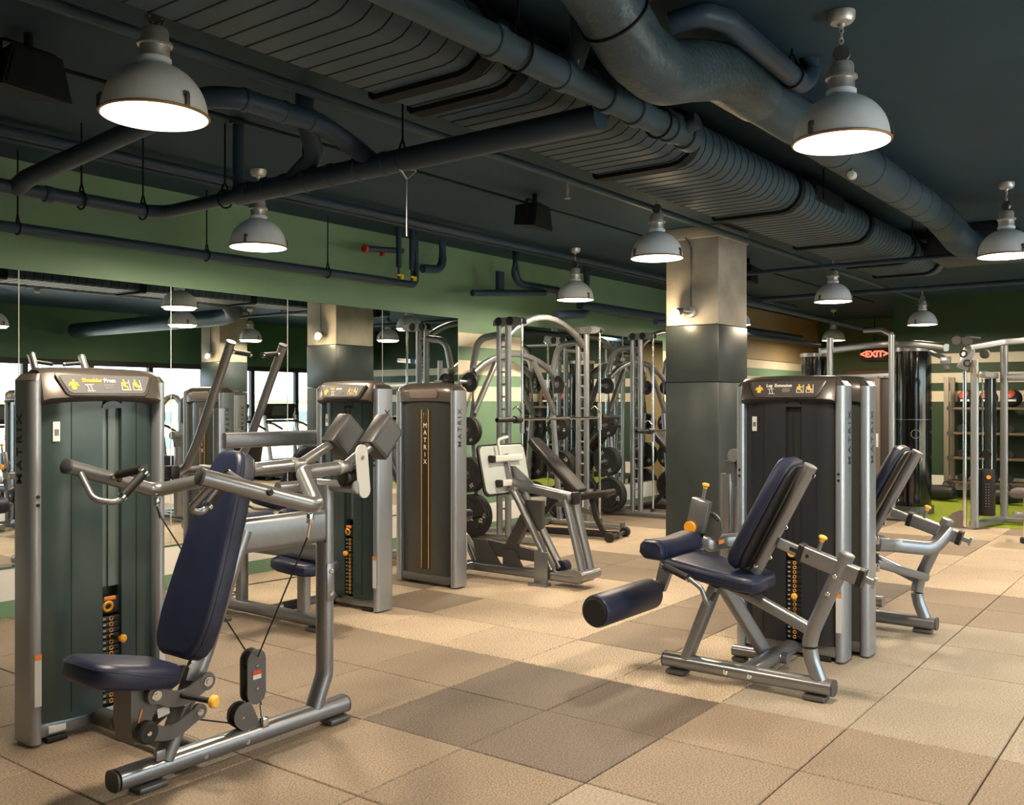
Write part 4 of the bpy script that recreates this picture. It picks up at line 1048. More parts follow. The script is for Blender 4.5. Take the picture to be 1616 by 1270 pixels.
    for t in (.118, .425):
        m = MB(Mw); m.tube([q0 + e * (t - .012), q0 + e * (t + .016)], rrect(.066, .092, .012), up=(0, 0, 1)); m.build('sleeve_collar', black, ss)
    m = MB(Mw); m.disc(q0 + e * .16 + V((-.029, 0, .0)), (1, 0, 0), .009, .004, 12); m.build('plug', black, ss)
    m = MB(Mw); m.box(q1 + e * .05 + V((0, 0, -.0)), (.035, .012, .05), Matrix.Rotation(.305, 3, 'X')); m.tube([q1, q1 + e * .05], rrect(.02, .03)); m.build('stop_pin', steel_l, ss)
    up2 = V((0, e.z * -1, e.y)); up2 = V((0, -.30, .95)).normalized() if up2.z < 0 else up2
    knob(root, Mw, q0 + e * .205 + V((0, 0, .03)), (0, -.32, .95), .065, .021)
    # seat
    sl_ = math.radians(8.5); ax = V((0, math.cos(sl_), math.sin(sl_))); sn = V((0, -math.sin(sl_), math.cos(sl_)))
    half = [(-.24, .10), (-.215, .15), (-.15, .178), (0, .190), (.2, .195), (.26, .19)]
    poly = [(b_, a_) for a_, b_ in half] + [(-b_, a_) for a_, b_ in half[::-1]]
    m = MB(Mw); m.pad(poly, (XC, 2.085, .572), (1, 0, 0), ax, sn, .080, .030, 4); st = m.build('seat', navy, root)
    m = MB(Mw); m.tube([V((XC, 2.085, .572)) + V((1, 0, 0)) * p[0] * 1.003 + ax * p[1] * 1.002 + sn * .012 for p in poly], circ(.002, 6), closed=True, up=sn); m.build('seam', navy_s, st)
    m = MB(Mw); m.box((XC, 2.08, .515), (.12, .30, .03), Matrix.Rotation(sl_, 3, 'X'), bev=.004); m.build('seat_plate', black, root)
    # front thigh pad
    poly = [(-.075, -.035), (-.055, -.055), (.05, -.05), (.08, -.02), (.075, .025), (.05, .05), (-.04, .048), (-.07, .02)]
    m = MB(Mw); xs = [(-.235, .80), (-.215, .96), (-.18, 1.0), (.0, .94), (.2, 1.0), (.235, .96), (.25, .80)]; vs = []; fs = []; k = len(poly)
    for x, s in xs: vs += [(XC + .02 + x, 2.405 + p[0] * s, .676 + p[1] * s + (x / .25) ** 2 * .012) for p in poly]
    for i in range(len(xs) - 1):
        for q in range(k): fs.append((i * k + q, i * k + (q + 1) % k, (i + 1) * k + (q + 1) % k, (i + 1) * k + q))
    fs.append(tuple(range(k))[::-1]); fs.append(tuple((len(xs) - 1) * k + q for q in range(k))); m.add(vs, fs)
    tp = m.build('thigh_pad', navy, root, 60)
    m = MB(Mw); m.tube([V((XC + .02 - .20, 2.405 + p[0] * 1.005, .676 + .008 + p[1] * 1.005)) for p in poly], circ(.002, 6), closed=True, up=(1, 0, 0)); m.build('seam', navy_s, tp)
    # ankle roller on its lever
    m = MB(Mw); m.lathe([(.060, -.31), (.080, -.305), (.088, -.29), (.088, .29), (.080, .305), (.060, .31), (.001, .31)], (4.57, 2.66, .352), (1, 0, 0), 28)
    m.lathe([(.001, -.31), (.060, -.31)], (4.57, 2.66, .352), (1, 0, 0), 28, False); rl = m.build('ankle_roller', navy, root)
    m = MB(Mw); m.disc((4.57 - .311, 2.66, .352), (1, 0, 0), .070, .006, 24, .002); m.build('roller_end', blackpad, rl)
    m = MB(Mw); m.tube([(4.87, 2.66, .352), (4.93, 2.66, .352), (4.93, 2.62, .42)], rrect(.045, .03, .008), .02, up=(0, 1, 0)); m.build('roller_clevis', gunmetal, root)
    m = MB(Mw); m.disc((4.90, 2.635, .395), (1, 0, 0), .030, .045, 20, .004); m.build('lever_hub', gunmetal, root)
    m = MB(Mw); m.prism([(2.60, .36), (2.655, .40), (2.60, .62), (2.52, .64), (2.50, .60), (2.545, .50)], (4.915, 0, 0), (0, 1, 0), (0, 0, 1), (.04, 0, 0)); m.build('lever_plate', steel, root)
    beam(root, Mw, [(4.935, 2.54, .60), (4.98, 2.40, .70)], 'lever_arm', rrect(.045, .07, .01), up=(1, 0, 0))
    # range-of-motion adjuster with its cam
    R = Matrix.Rotation(math.radians(12), 3, 'X')
    m = MB(Mw); m.box((4.97, 2.40, .815), (.055, .115, .19), R, bev=.012); rm = m.build('range_housing', steel, root)
    knob(root, Mw, (4.97, 2.375, .90), (0, -.2, 1), .075, .021)
    m = MB(Mw); m.disc((4.937, 2.44, .745), (1, 0, 0), .036, .022, 24, .005); m.build('dial', orange, rm)
    m = MB(Mw); m.disc((5.02, 2.36, .75), (1, 0, 0), .085, .016, 30, .003); m.build('range_cam', gunmetal, root)
    for k in range(9):
        a = .3 + k * .28; m = MB(Mw); m.disc((5.01, 2.36 + .068 * math.cos(a), .75 + .068 * math.sin(a)), (1, 0, 0), .006, .004, 8); m.build('cam_hole', black, root)
    beam(root, Mw, [(5.0, 2.40, .66), (5.02, 2.36, .645), (5.18, 2.35, .645), (5.30, 2.28, .645), (5.32, 2.20, .645)], 'pivot_beam', rrect(.060, .085, .02), fil=.10)
    m = MB(Mw); m.box((5.09, 2.319, .655), (.07, .003, .022)); m.build('beam_label', orange_p, root, 0)
    # side handles
    for s in (-1, 1):
        X = XC + s * .245
        p = [(X, 2.32, .620), (X, 2.165, .565), (X + s * .0, 2.10, .525), (X - s * .01, 2.075, .45), (X - s * .09, 2.09, .44), (X - s * .16, 2.10, .47)]
        h = beam(root, Mw, p, 'side_handle', circ(.0125, 12), fil=.03)
        grip(h, Mw, (X, 2.31, .6165), (X, 2.175, .5685), .0175)
    if mirror:
        beam(root, Mw, [(5.20, 1.72, .62), (4.93, 1.70, .585), (4.78, 1.50, .56), (4.64, 1.44, .66)], 'entry_arm', rrect(.06, .085, .022), fil=.13, nf=8)
        beam(root, Mw, [(5.22, 1.72, .51), (4.66, 1.57, .36)], 'lower_brace', oval(.045, .05))
        for z in (.66, .5):
            m = MB(Mw); m.box((5.30, 1.69, z), (.03, .03, .05), bev=.004); m.build('brace_bracket', chrome, root)
    return root
leg_machine('leg extension machine with navy pads and a big ankle roller, front right')
leg_machine('leg curl machine standing back to back behind the leg extension, at the right', True, -.075, 'leg_curl')
# ================================================================== pulldown machine in front of the mirror
OR = V((4.10, 5.1, 0)); Mw = Matrix.Translation(-OR); XC = 4.10
pd_ = thing('lat_pulldown', 'pulldown machine with two tall tilted arms in front of the mirror', 'gym machine', OR)
tower(pd_, frame(4.735, 4.985, -PI / 2, OR), title=('Pull', 'down', -.06), letter_side=(1, -1), slot=.035, pin=.40)
b = beam(pd_, Mw, [(XC - .02, 4.57, .066), (XC - .02, 5.85, .066)], 'base_beam', oval(.09, .076))
endcap(pd_, Mw, (XC - .02, 4.57, .066), (0, -1, 0), .09, .078, b)
foot(pd_, Mw, (XC - .02, 4.64, .015), (.10, .11, .022)); foot(pd_, Mw, (XC - .02, 5.75, .015), (.10, .11, .022))
beam(pd_, Mw, [(XC, 4.78, .09), (XC, 4.78, .36)], 'seat_post', oval(.07, .09))
half = [(-.18, .10), (-.15, .15), (-.05, .185), (.08, .19), (.16, .165), (.19, .11)]
poly = [(bb_, a_) for a_, bb_ in half] + [(-bb_, a_) for a_, bb_ in half[::-1]]
m = MB(Mw); m.pad(poly, (XC + .04, 4.80, .40), (1, 0, 0), (0, 1, .08), (0, -.08, 1), .08, .03, 4); m.build('seat', navy, pd_)
beam(pd_, Mw, [(XC, 5.42, .09), (XC, 5.42, 1.02)], 'rear_post', rrect(.075, .065, .018))
beam(pd_, Mw, [(XC, 4.60, .50), (XC, 5.44, .50)], 'seat_beam', rrect(.07, .12, .022), m_=steel)
for s in (-1, 1):
    m = MB(Mw); m.lathe([(.05, -.13), (.066, -.11), (.066, .11), (.05, .13), (.001, .13)], (XC + s * .17, 5.05, .68), (1, 0, 0), 22); m.build('thigh_roller', navy, pd_)
beam(pd_, Mw, [(XC, 5.42, .62), (XC, 5.05, .68)], 'roller_arm', oval(.05, .06))
m = MB(Mw); m.cyl((XC - .3, 5.05, .68), (XC + .3, 5.05, .68), .014); m.build('roller_bar', chrome, pd_)
beam(pd_, Mw, [(3.88, 5.33, 1.205), (4.70, 5.33, 1.205)], 'upper_beam', rrect(.07, .105, .02))
beam(pd_, Mw, [(3.87, 5.36, .04), (3.87, 5.36, 1.42)], 'side_upright', rrect(.066, .07, .018), m_=steel_l)
foot(pd_, Mw, (3.87, 5.36, .012), (.12, .12, .024))
for s, x in ((-1, 3.88), (1, 4.315)):
    arm = beam(pd_, Mw, [(x + (.02 if s < 0 else -.02), 5.86, .98), (x, 5.74, 1.02), (x, 5.61, 1.20), (x, 5.245, 1.86)], 'pull_arm', circ(.030, 18), fil=.10, nf=8)
    m = MB(Mw); m.lathe([(.032, 0), (.032, .012), (.001, .014)], (x, 5.248, 1.853), (0, -.484, .875), 18); m.build('end_cap', darkgrey, arm)
    p0 = V((x - s * .02, 5.272, 1.80)); p1 = V((x - s * .16, 5.262, 1.785))
    m = MB(Mw); m.cyl(p0, p1, .012, n=12); m.build('handle_bar', steel, arm)
    grip(arm, Mw, p0 + (p1 - p0) * .12, p1, .0165)
m = MB(Mw); m.cyl((3.80, 5.86, .98), (4.40, 5.86, .98), .03, n=16); m.build('pivot_axle', gunmetal, pd_)
beam(pd_, Mw, [(XC, 5.42, .95), (XC, 5.88, .97)], 'pivot_bracket', rrect(.07, .09, .02))
m = MB(Mw); m.box((3.80, 5.80, .98), (.07, .10, .09), bev=.01); m.build('pivot_block', black, pd_)
beam(pd_, Mw, [(XC, 5.10, .075), (4.66, 5.10, .075)], 'cross_beam', circ(.03, 16))
m = MB(Mw); m.cyl((XC + .08, 5.10, .075), (XC + .22, 5.10, .075), .034, n=16); m.build('sleeve', rubber, pd_)
for y in (5.66, 5.72):
    m = MB(Mw); m.disc((XC + .03, y, .17), (1, 0, 0), .085, .010, 24); m.build('pulley_plate', gunmetal, pd_)
m = MB(Mw); m.cyl((XC + .03, 5.58, .16), (4.66, 5.15, .24), .0035, n=6); m.build('cable', rubber, pd_)
m = MB(Mw); m.box((XC + .02, 5.55, .12), (.09, .05, .03), bev=.006); m.build('cable_bracket', chrome, pd_)

# ================================================================== leg press
OR = V((6.30, 4.8, 0)); Mw = Matrix.Translation(-OR); XC = 6.30
lp = thing('leg_press', 'leg press machine with pale foot plate beside a striped dark tower', 'gym machine', OR)
tower(lp, frame(5.698, 5.105, PI / 2, OR), title=('Leg', 'Press', -.07), letter_side=(1, -1), rear='stripe', slot=.0)
b = beam(lp, Mw, [(XC - .06, 4.02, .075), (XC - .06, 6.15, .075)], 'base_beam', rrect(.085, .075, .02))
beam(lp, Mw, [(XC - .05, 5.1, .08), (5.75, 5.1, .08)], 'cross_beam', circ(.032, 16))
# foot plate with a rounded edge, white back and T bracket
c = V((6.27, 4.80, .905)); upv = V((0, .22, 1)).normalized(); nv = V((0, -1, .22)).normalized()
m = MB(Mw); m.pad(rrect(.64, .43, .06, 5), c, (1, 0, 0), upv, nv, .026, .010, 2); fp = m.build('foot_plate', black, lp)
m = MB(Mw); m.pad(rrect(.605, .395, .05, 5), c + nv * .012, (1, 0, 0), upv, nv, .012, .004, 1); m.build('plate_backing', plate_back, fp)
for dz, x0, x1 in ((.085, -.20, .20), (-.12, -.16, .22)):
    m = MB(Mw); m.tube([c + nv * .045 + upv * dz + V((x0, 0, 0)), c + nv * .045 + upv * dz + V((x1, 0, 0))], rrect(.05, .055, .012)); m.build('cross_tube', platewhite, lp)
    m = MB(Mw); m.tube([c + nv * .045 + upv * dz + V((x0 - .012, 0, 0)), c + nv * .045 + upv * dz + V((x0 + .02, 0, 0))], rrect(.055, .06, .012)); m.build('tube_plug', black, lp)
m = MB(Mw); m.tube([c + nv * .035 - upv * .15, c + nv * .035 + upv * .12], rrect(.06, .03, .006), up=(1, 0, 0)); m.build('spine_plate', steel, lp)
m = MB(Mw); m.tube([c + nv * .06 + upv * .10 + V((-.10, 0, 0)), c + nv * .06 + upv * .24 + V((-.10, 0, 0)), c + nv * .06 + upv * .26 + V((.04, 0, 0))], r=.013, fil=.04, n=12); m.build('release_lever', platewhite, lp)
beam(lp, Mw, [(XC, 4.74, .80), (XC, 4.60, .765), (XC, 4.12, .70)], 'plate_beam', rrect(.085, .075, .016), fil=.04)
m = MB(Mw); m.prism([(4.76, .93), (4.70, .93), (4.52, .80), (4.52, .74), (4.74, .74)], (XC - .006, 0, 0), (0, 1, 0), (0, 0, 1), (.012, 0, 0)); m.build('gusset', steel, lp)
m = MB(Mw); m.box((XC, 4.11, .70), (.10, .035, .10), bev=.012); m.build('beam_end', black, lp)
for s in (-1, 1):
    beam(lp, Mw, [(XC + s * .06, 4.68, .74), (XC + s * .06, 4.29, .12)], 'rear_link', oval(.05, .075), up=(1, 0, 0))
    beam(lp, Mw, [(XC + s * .06, 4.16, .69), (XC + s * .06, 4.00, .12)], 'front_link', oval(.045, .085), up=(1, 0, 0))
    m = MB(Mw); m.disc((XC + s * .06, 4.68, .74), (1, 0, 0), .035, .06, 18, .005); m.build('link_hub', steel, lp)
    m = MB(Mw); m.disc((XC + s * .06, 4.15, .70), (1, 0, 0), .035, .06, 18, .005); m.build('link_hub', steel, lp)
m = MB(Mw); m.cyl((XC - .14, 4.0, .105), (XC + .14, 4.0, .105), .045, n=18); m.build('front_axle', steel, lp)
m = MB(Mw); m.prism([(4.0, .05), (3.95, .12), (4.05, .15), (4.28, .10), (4.28, .05)], (XC - .10, 0, 0), (0, 1, 0), (0, 0, 1), (.2, 0, 0)); m.build('toe_block', steel, lp)
m = MB(Mw); m.box((XC - .12, 4.36, .14), (.012, .13, .25), bev=.004); m.build('anchor_plate', steel, lp)
m = MB(Mw); m.box((XC - .14, 4.36, .01), (.10, .16, .02), bev=.004); m.build('anchor_foot', steel, lp)
m = MB(Mw); m.disc((XC + .08, 4.28, .13), (1, 0, 0), .055, .09, 20, .006); m.build('cable_drum', navy, lp)
# linkage body
m = MB(Mw); m.prism([(5.02, .30), (5.06, .24), (4.98, .17), (4.44, .16), (4.44, .25)], (XC - .03, 0, 0), (0, 1, 0), (0, 0, 1), (.06, 0, 0)); m.build('linkage_body', gunmetal, lp)
m = MB(Mw); m.prism([(4.80, .26), (4.62, .56), (4.54, .52), (4.70, .24)], (XC - .028, 0, 0), (0, 1, 0), (0, 0, 1), (.056, 0, 0)); m.build('linkage_arm', gunmetal, lp)
m = MB(Mw); m.prism([(4.60, .66), (4.42, .66), (4.42, .44), (4.50, .40), (4.56, .44)], (XC - .02, 0, 0), (0, 1, 0), (0, 0, 1), (.04, 0, 0)); m.build('linkage_plate', gunmetal, lp)
m = MB(Mw); m.prism([(5.12, .30), (4.98, .30), (4.80, .09), (5.08, .09)], (XC - .05, 0, 0), (0, 1, 0), (0, 0, 1), (.012, 0, 0)); m.build('side_plate', gunmetal, lp)
m = MB(Mw); m.prism([(4.80, .24), (4.68, .24), (4.58, .09), (4.80, .09)], (XC - .05, 0, 0), (0, 1, 0), (0, 0, 1), (.012, 0, 0)); m.build('side_plate', gunmetal, lp)
beam(lp, Mw, [(XC - .02, 5.10, .09), (XC - .02, 5.22, .30), (XC - .02, 5.40, .38), (XC - .02, 5.72, .38)], 'seat_frame', oval(.06, .075), fil=.08, up=(1, 0, 0))
half = [(-.22, .10), (-.19, .15), (-.05, .19), (.12, .20), (.2, .17), (.22, .12)]
poly = [(bb_, -a_) for a_, bb_ in half] + [(-bb_, -a_) for a_, bb_ in half[::-1]]
m = MB(Mw); m.pad(poly, (XC - .05, 5.46, .46), (1, 0, 0), (0, 1, -.15), (0, .15, 1), .085, .032, 4); m.build('seat', navy, lp)
d = V((0, .55, .83)).normalized()
half = [(0, .13), (.03, .17), (.15, .19), (.45, .18), (.60, .15), (.65, .10)]
poly = [(h, s) for s, h in half] + [(-h, s) for s, h in half[::-1]]
m = MB(Mw); m.pad(poly, (XC - .05, 5.66, .50), (1, 0, 0), d, V((0, -d.z, d.y)), .08, .03, 4); m.build('backrest', navy, lp)
beam(lp, Mw, [(XC - .05, 5.72, .40), (XC - .05, 6.05, .92)], 'back_bar', oval(.06, .07))
for s in (-1, 1):
    h = beam(lp, Mw, [(XC - .05 + s * .12, 5.55, .38), (XC - .05 + s * .26, 5.45, .40), (XC - .05 + s * .27, 5.22, .46)], 'side_handle', circ(.013, 12), fil=.04)
    grip(h, Mw, (XC - .05 + s * .2695, 5.34, .428), (XC - .05 + s * .27, 5.22, .46), .017)

# ================================================================== pec machine behind the leg extension
OR = V((7.0, 2.4, 0)); Mw = Matrix.Translation(-OR)
pf = thing('pec_machine', 'chest machine behind the leg extension tower, showing beside the pillar', 'gym machine', OR)
tower(pf, frame(7.60, 2.78, -PI / 2, OR), title=('Pec', 'Fly', -.07), letter_side=(1, -1), slot=.035)
beam(pf, Mw, [(6.85, 1.9, .066), (6.85, 3.15, .066)], 'base_beam', oval(.09, .076)); beam(pf, Mw, [(6.85, 2.4, .066), (7.5, 2.4, .066)], 'cross_beam', oval(.08, .07))
beam(pf, Mw, [(6.75, 3.02, .09), (6.75, 3.02, .92)], 'front_upright', rrect(.10, .09, .025), m_=steel)
beam(pf, Mw, [(6.75, 3.02, .86), (6.95, 3.02, .86), (7.5, 2.68, .86)], 'mid_beam', rrect(.08, .12, .03), fil=.1)
m = MB(Mw); m.cyl((6.70, 2.96, 1.06), (7.25, 2.80, 1.06), .05, n=18); m.build('stub_tube', steel, pf)
beam(pf, Mw, [(6.80, 2.96, 1.02), (7.1, 2.80, .62)], 'diagonal_strut', rrect(.05, .07, .015))
m = MB(Mw); m.prism([(6.70, 1.02), (6.86, 1.02), (6.82, .86), (6.72, .86)], (0, 2.97, 0), (1, 0, 0), (0, 0, 1), (0, .05, 0)); m.build('bracket_plate', gunmetal, pf)
m = MB(Mw); m.pad(rrect(.30, .40, .05, 4), (6.86, 2.62, .60), (.5, .86, 0), (0, 0, 1), (.86, -.5, 0), .08, .03, 3); m.build('backrest', navy, pf)
m = MB(Mw); m.pad(rrect(.36, .36, .08, 4), (6.88, 2.35, .46), (1, 0, 0), (0, 1, 0), (0, 0, 1), .08, .03, 3); m.build('seat', navy, pf)
beam(pf, Mw, [(6.88, 2.35, .09), (6.88, 2.35, .43)], 'seat_post', oval(.07, .09))
beam(pf, Mw, [(7.12, 2.52, .09), (7.12, 2.52, 1.44)], 'rear_upright', rrect(.075, .075, .02), m_=steel_l)
for s in (-1, 1):
    beam(pf, Mw, [(7.12, 2.52, 1.44), (7.12, 2.52 + s * .12, 1.54), (7.08, 2.52 + s * .26, 1.52), (7.02, 2.52 + s * .27, 1.43)], 'swing_arm', circ(.035, 16), fil=.10)
    m = MB(Mw); m.pad(rrect(.14, .34, .05, 4), (7.0, 2.52 + s * .28, 1.36), (.9, .3 * s, 0), (0, 0, 1), (-.3 * s, .9, 0), .07, .025, 3); m.build('arm_pad', blackpad, pf)
# ================================================================== plates, racks, bench
def plate_mesh(r, th):
    m = MB(); m.lathe([(.028, -th * .3), (.05, -th * .3), (r * .45, -th * .22), (r * .82, -th * .22), (r * .86, -th * .5), (r * .97, -th * .5), (r, -th * .3), (r, th * .3), (r * .97, th * .5), (r * .86, th * .5), (r * .82, th * .22), (r * .45, th * .22), (.05, th * .3), (.028, th * .3)], (0, 0, 0), (1, 0, 0), 30, cap=False)
    return m.mesh('plate_body')
PM = {}
def make_plate(r, th, num):
    o = thing('weight_plate', None, 'weight plate', (0, 0, 0), 0, 'black rubber weight plates on the racks')
    if (r, th) not in PM:
        bm_ = plate_mesh(r, th); bm_.materials.append(rubber)
        q = MB(); q.lathe([(.026, -th * .38), (.040, -th * .38), (.040, th * .38), (.026, th * .38)], (0, 0, 0), (1, 0, 0), 18, cap=False); hb = q.mesh('hub'); hb.materials.append(gunmetal)
        PM[(r, th)] = (bm_, hb)
    link('plate_body', PM[(r, th)][0], o); link('hub', PM[(r, th)][1], o)
    if r > .13:
        for k in range(3):
            a = PI / 2 + k * 2 * PI / 3
            q = MB(); c, s = math.cos(a), math.sin(a)
            q.box((-th * .24, c * r * .64, s * r * .64), (.012, r * .36, r * .16), Matrix.Rotation(a + PI / 2, 3, 'X'), bev=.005); q.build('grip_slot', black, o)
        for a in (PI / 6 * 1 + .5, PI + PI / 6 + .5):
            d = V((0, math.cos(a), math.sin(a)))
            letters(o, num, r * .30, V((-th * .235, 0, 0)) + d * (r * .66), V((0, -d.z, d.y)) * 1, -d * -1, white_p, 'plate_number')
    return o
def rack(X0, X1, label, tag_, barz, with_box=True):
    root = thing('smith_rack', label, 'weight rack', ((X0 + X1) / 2, 6.0, 0))
    Mw = Matrix.Translation((-(X0 + X1) / 2, -6.0, 0))
    YR, YP1, YP2, YG = 6.42, 6.07, 5.957, 5.777
    for x in (X0, X1):
        s = 1 if x == X1 else -1
        for y in (YP1, YP2):
            m = MB(Mw); m.cyl((x, y, .03), (x, y, 2.27), .034, n=16); po = m.build('front_post', steel, root)
        for k in range(15):
            m = MB(Mw); m.cyl((x, YP2 + .03, .35 + k * .13), (x, YP1 - .03, .35 + k * .13), .011, n=6); m.build('rung_stop', steel_l, root)
        m = MB(Mw); m.cyl((x, YG, .06), (x, YG, 2.27), .013, n=12); m.build('guide_rod', chrome, root)
        m = MB(Mw); m.disc((x, YG, .09), (0, 0, 1), .030, .06, 16, .006); m.build('rod_stop', black, root)
        m = MB(Mw); m.pad([(6.12, 2.26), (6.12, 2.31), (6.08, 2.345), (5.80, 2.345), (5.745, 2.32), (5.745, 2.28), (5.80, 2.26)], (x - .045, 0, 0), (0, 1, 0), (0, 0, 1), (1, 0, 0), .012, .004, 1); hb = m.build('pulley_housing', steel, root)
        m = MB(Mw); m.pad([(6.12, 2.26), (6.12, 2.31), (6.08, 2.345), (5.80, 2.345), (5.745, 2.32), (5.745, 2.28), (5.80, 2.26)], (x + .045, 0, 0), (0, 1, 0), (0, 0, 1), (1, 0, 0), .012, .004, 1); m.build('housing_side', steel, hb)
        for y in (6.045, 5.90):
            m = MB(Mw); m.disc((x, y, 2.305), (1, 0, 0), .045, .12, 20, .006); m.build('pulley_wheel', rubber if x == X0 else gunmetal, root)
        # rear upright leans back and sweeps forward over the top
        beam(root, Mw, [(x, YR - .09, .04), (x, YR + .01, 1.30), (x, YR + .01, 1.85), (x, YR - .06, 2.14), (x, YP1 + .02, 2.17)], 'rear_upright', circ(.037, 16), fil=.16, nf=7)
        beam(root, Mw, [(x, 6.50, .045), (x, 5.47, .045)], 'base_runner', oval(.085, .07))
        m = MB(Mw); m.box((x, 5.47, .05), (.09, .016, .08), bev=.004); m.build('runner_cap', darkgrey, root)
        # storage pegs
        for z, yy in ((1.68, YR), (1.16, YR - .01), (.70, YR - .04), (.27, YR - .075)):
            m = MB(Mw); m.cyl((x + s * .02, yy, z), (x + s * .25, yy, z), .020, n=14); pg = m.build('storage_peg', steel_l, root)
        # bar catch carriage
        m = MB(Mw); m.cyl((x, YG, barz - .14), (x, YG, barz + .17), .024, n=14); ca = m.build('bar_carriage', steel_l, root)
        m = MB(Mw); m.tube([(x - .03, YG - .02, barz + .06), (x - .03, YG + .05, barz + .14), (x - .03, YG + .10, barz + .10)], r=.007, fil=.02); m.build('catch_hook', chrome, ca)
    xm = (X0 + X1) / 2
    def arch(y, z0, zm, prof, name, n=10):
        pts = [(X0 + (X1 - X0) * k / n, y, z0 + (zm - z0) * math.sin(PI * k / n) ** .8) for k in range(n + 1)]
        m = MB(Mw); m.tube(pts, prof); m.build(name, steel, root)
    arch(6.0, 2.12, 2.40, oval(.07, .065), 'front_arch')
    arch(YR - .0, 1.78, 2.01, rrect(.06, .065, .018), 'rear_arch')
    for s, xe in ((-1, X0), (1, X1)):
        beam(root, Mw, [(xm + s * .34, YR, 1.95), (xe, YR, 1.34)], 'diagonal_brace', rrect(.055, .055, .014))
    beam(root, Mw, [(X0, 6.47, .05), (X1, 6.47, .05)], 'rear_base_beam', oval(.07, .06))
    # barbell
    m = MB(Mw); m.cyl((X0 - .42, YG, barz), (X1 + .42, YG, barz), .0145, n=14); bar = m.build('barbell', chrome, root)
    for s, xe in ((-1, X0), (1, X1)):
        m = MB(Mw); m.cyl((xe + s * .05, YG, barz), (xe + s * .42, YG, barz), .025, n=16); m.build('bar_sleeve', rubber, bar)
        m = MB(Mw); m.cyl((xe + s * .03, YG, barz), (xe + s * .13, YG, barz), .038, n=16); m.build('bar_collar', black, bar)
    m = MB(Mw); m.cyl((xm - .28, YG, barz), (xm + .12, YG, barz), .0155, n=14); m.build('knurling', gunmetal, bar)
    # plates
    tiers = [(1.68, .105, 'top', '5'), (1.16, .150, 'second', '10'), (.70, .185, 'third', '25'), (.27, .225, 'bottom', '45')]
    for s, xe, sd in ((-1, X0, 'left'), (1, X1, 'right')):
        for z, r, tn, num in tiers:
            cnt = 1 if r < .11 else (2 if r < .16 else 3)
            for k in range(cnt):
                th = .030 if r < .11 else .034
                key = (r, num)
                if key not in PROTO: PROTO[key] = make_plate(r, th, num); o = PROTO[key]
                else: o = copy_tree(PROTO[key])
                o.location = (xe + s * (.065 + k * .042), YR - {1.68: 0, 1.16: .01, .70: .04, .27: .075}[z], z - .004)
                o.rotation_euler = (k * .9 + z * 2, 0, 0)
                pos = ('' if cnt == 1 else ['innermost ', 'second ', 'outermost '][k if cnt == 3 else (0 if k == 0 else 2)])
                o['label'] = '%sblack weight plate on the %s peg at the %s side of the %s rack' % (pos, tn, sd, tag_)
    return root
PROTO = {}
rack(7.85, 9.37, 'near smith rack with arched silver frame beside the striped wall', 'near', 1.285)
rack(10.65, 12.17, 'far smith rack partly hidden by the concrete pillar', 'far', 1.10)
# incline bench inside the near rack
def bench(x, y, rz, label, nm='incline_bench', padm=None, inc=True):
    o = thing(nm, label, 'bench', (x, y, 0), rz)
    pm = padm or blackpad
    m = MB(); m.tube([(0, -.62, .05), (0, .55, .05)], rrect(.06, .07, .015)); m.build('base_rail', black, o)
    m = MB(); m.tube([(-.30, .55, .045), (.30, .55, .045)], rrect(.06, .06, .015)); m.build('rear_foot', black, o)
    m = MB(); m.tube([(-.22, -.60, .05), (.22, -.60, .05)], circ(.022, 12)); m.build('front_foot', black, o)
    for s in (-1, 1):
        m = MB(); m.disc((s * .24, -.60, .055), (1, 0, 0), .055, .06, 20, .01); m.build('wheel', rubber, o)
    m = MB(); m.tube([(0, -.45, .06), (0, -.36, .22), (0, -.30, .44)], rrect(.05, .06, .012), .06); m.build('front_post', black, o)
    m = MB(); m.tube([(0, .42, .06), (0, .10, .42)], rrect(.05, .06, .012)); m.build('rear_post', black, o)
    m = MB(); m.tube([(0, -.40, .25), (0, .15, .36)], rrect(.03, .05, .01)); m.build('link_bar', gunmetal, o)
    m = MB(); m.pad(rrect(.30, .36, .05, 4), (0, -.36, .47), (1, 0, 0), (0, 1, -.18), (0, .18, 1), .07, .025, 3); m.build('seat', pm, o)
    if inc: d = V((0, .72, .69)); p = V((0, -.16, .47))
    else: d = V((0, 1, 0)); p = V((0, -.16, .45))
    n = V((0, -d.z, d.y))
    half = [(0, .13), (.03, .155), (.4, .15), (.72, .135), (.80, .11), (.82, .06)]
    poly = [(h, s) for s, h in half] + [(-h, s) for s, h in half[::-1]]
    m = MB(); m.pad(poly, p + n * .03, (1, 0, 0), d, n, .07, .022, 3); m.build('back_pad', pm, o)
    m = MB(); m.tube([p - n * .03, p - n * .03 + d * .62], rrect(.045, .05, .01), up=(1, 0, 0)); m.build('pad_rail', black, o)
    return o
bench(8.62, 5.75, .18, 'black adjustable incline bench standing in the near rack')
bench(11.5, 5.8, .1, 'black adjustable incline bench standing in the far rack')
# small orange collar clip lying by the near rack post
m = MB()
m.tube([(.06 * math.cos(a), 0, .065 + .055 * math.sin(a)) for a in [PI * (-.35 + 1.5 * k / 12) for k in range(13)]], rrect(.03, .022, .005), up=(0, 1, 0)); m.box((.055, 0, .035), (.05, .03, .055), bev=.006)
o = m.build('barbell_clip', orange, None); o.location = (8.02, 5.66, .0); tag(o, 'orange barbell clip lying on the floor by the near rack', 'clip')
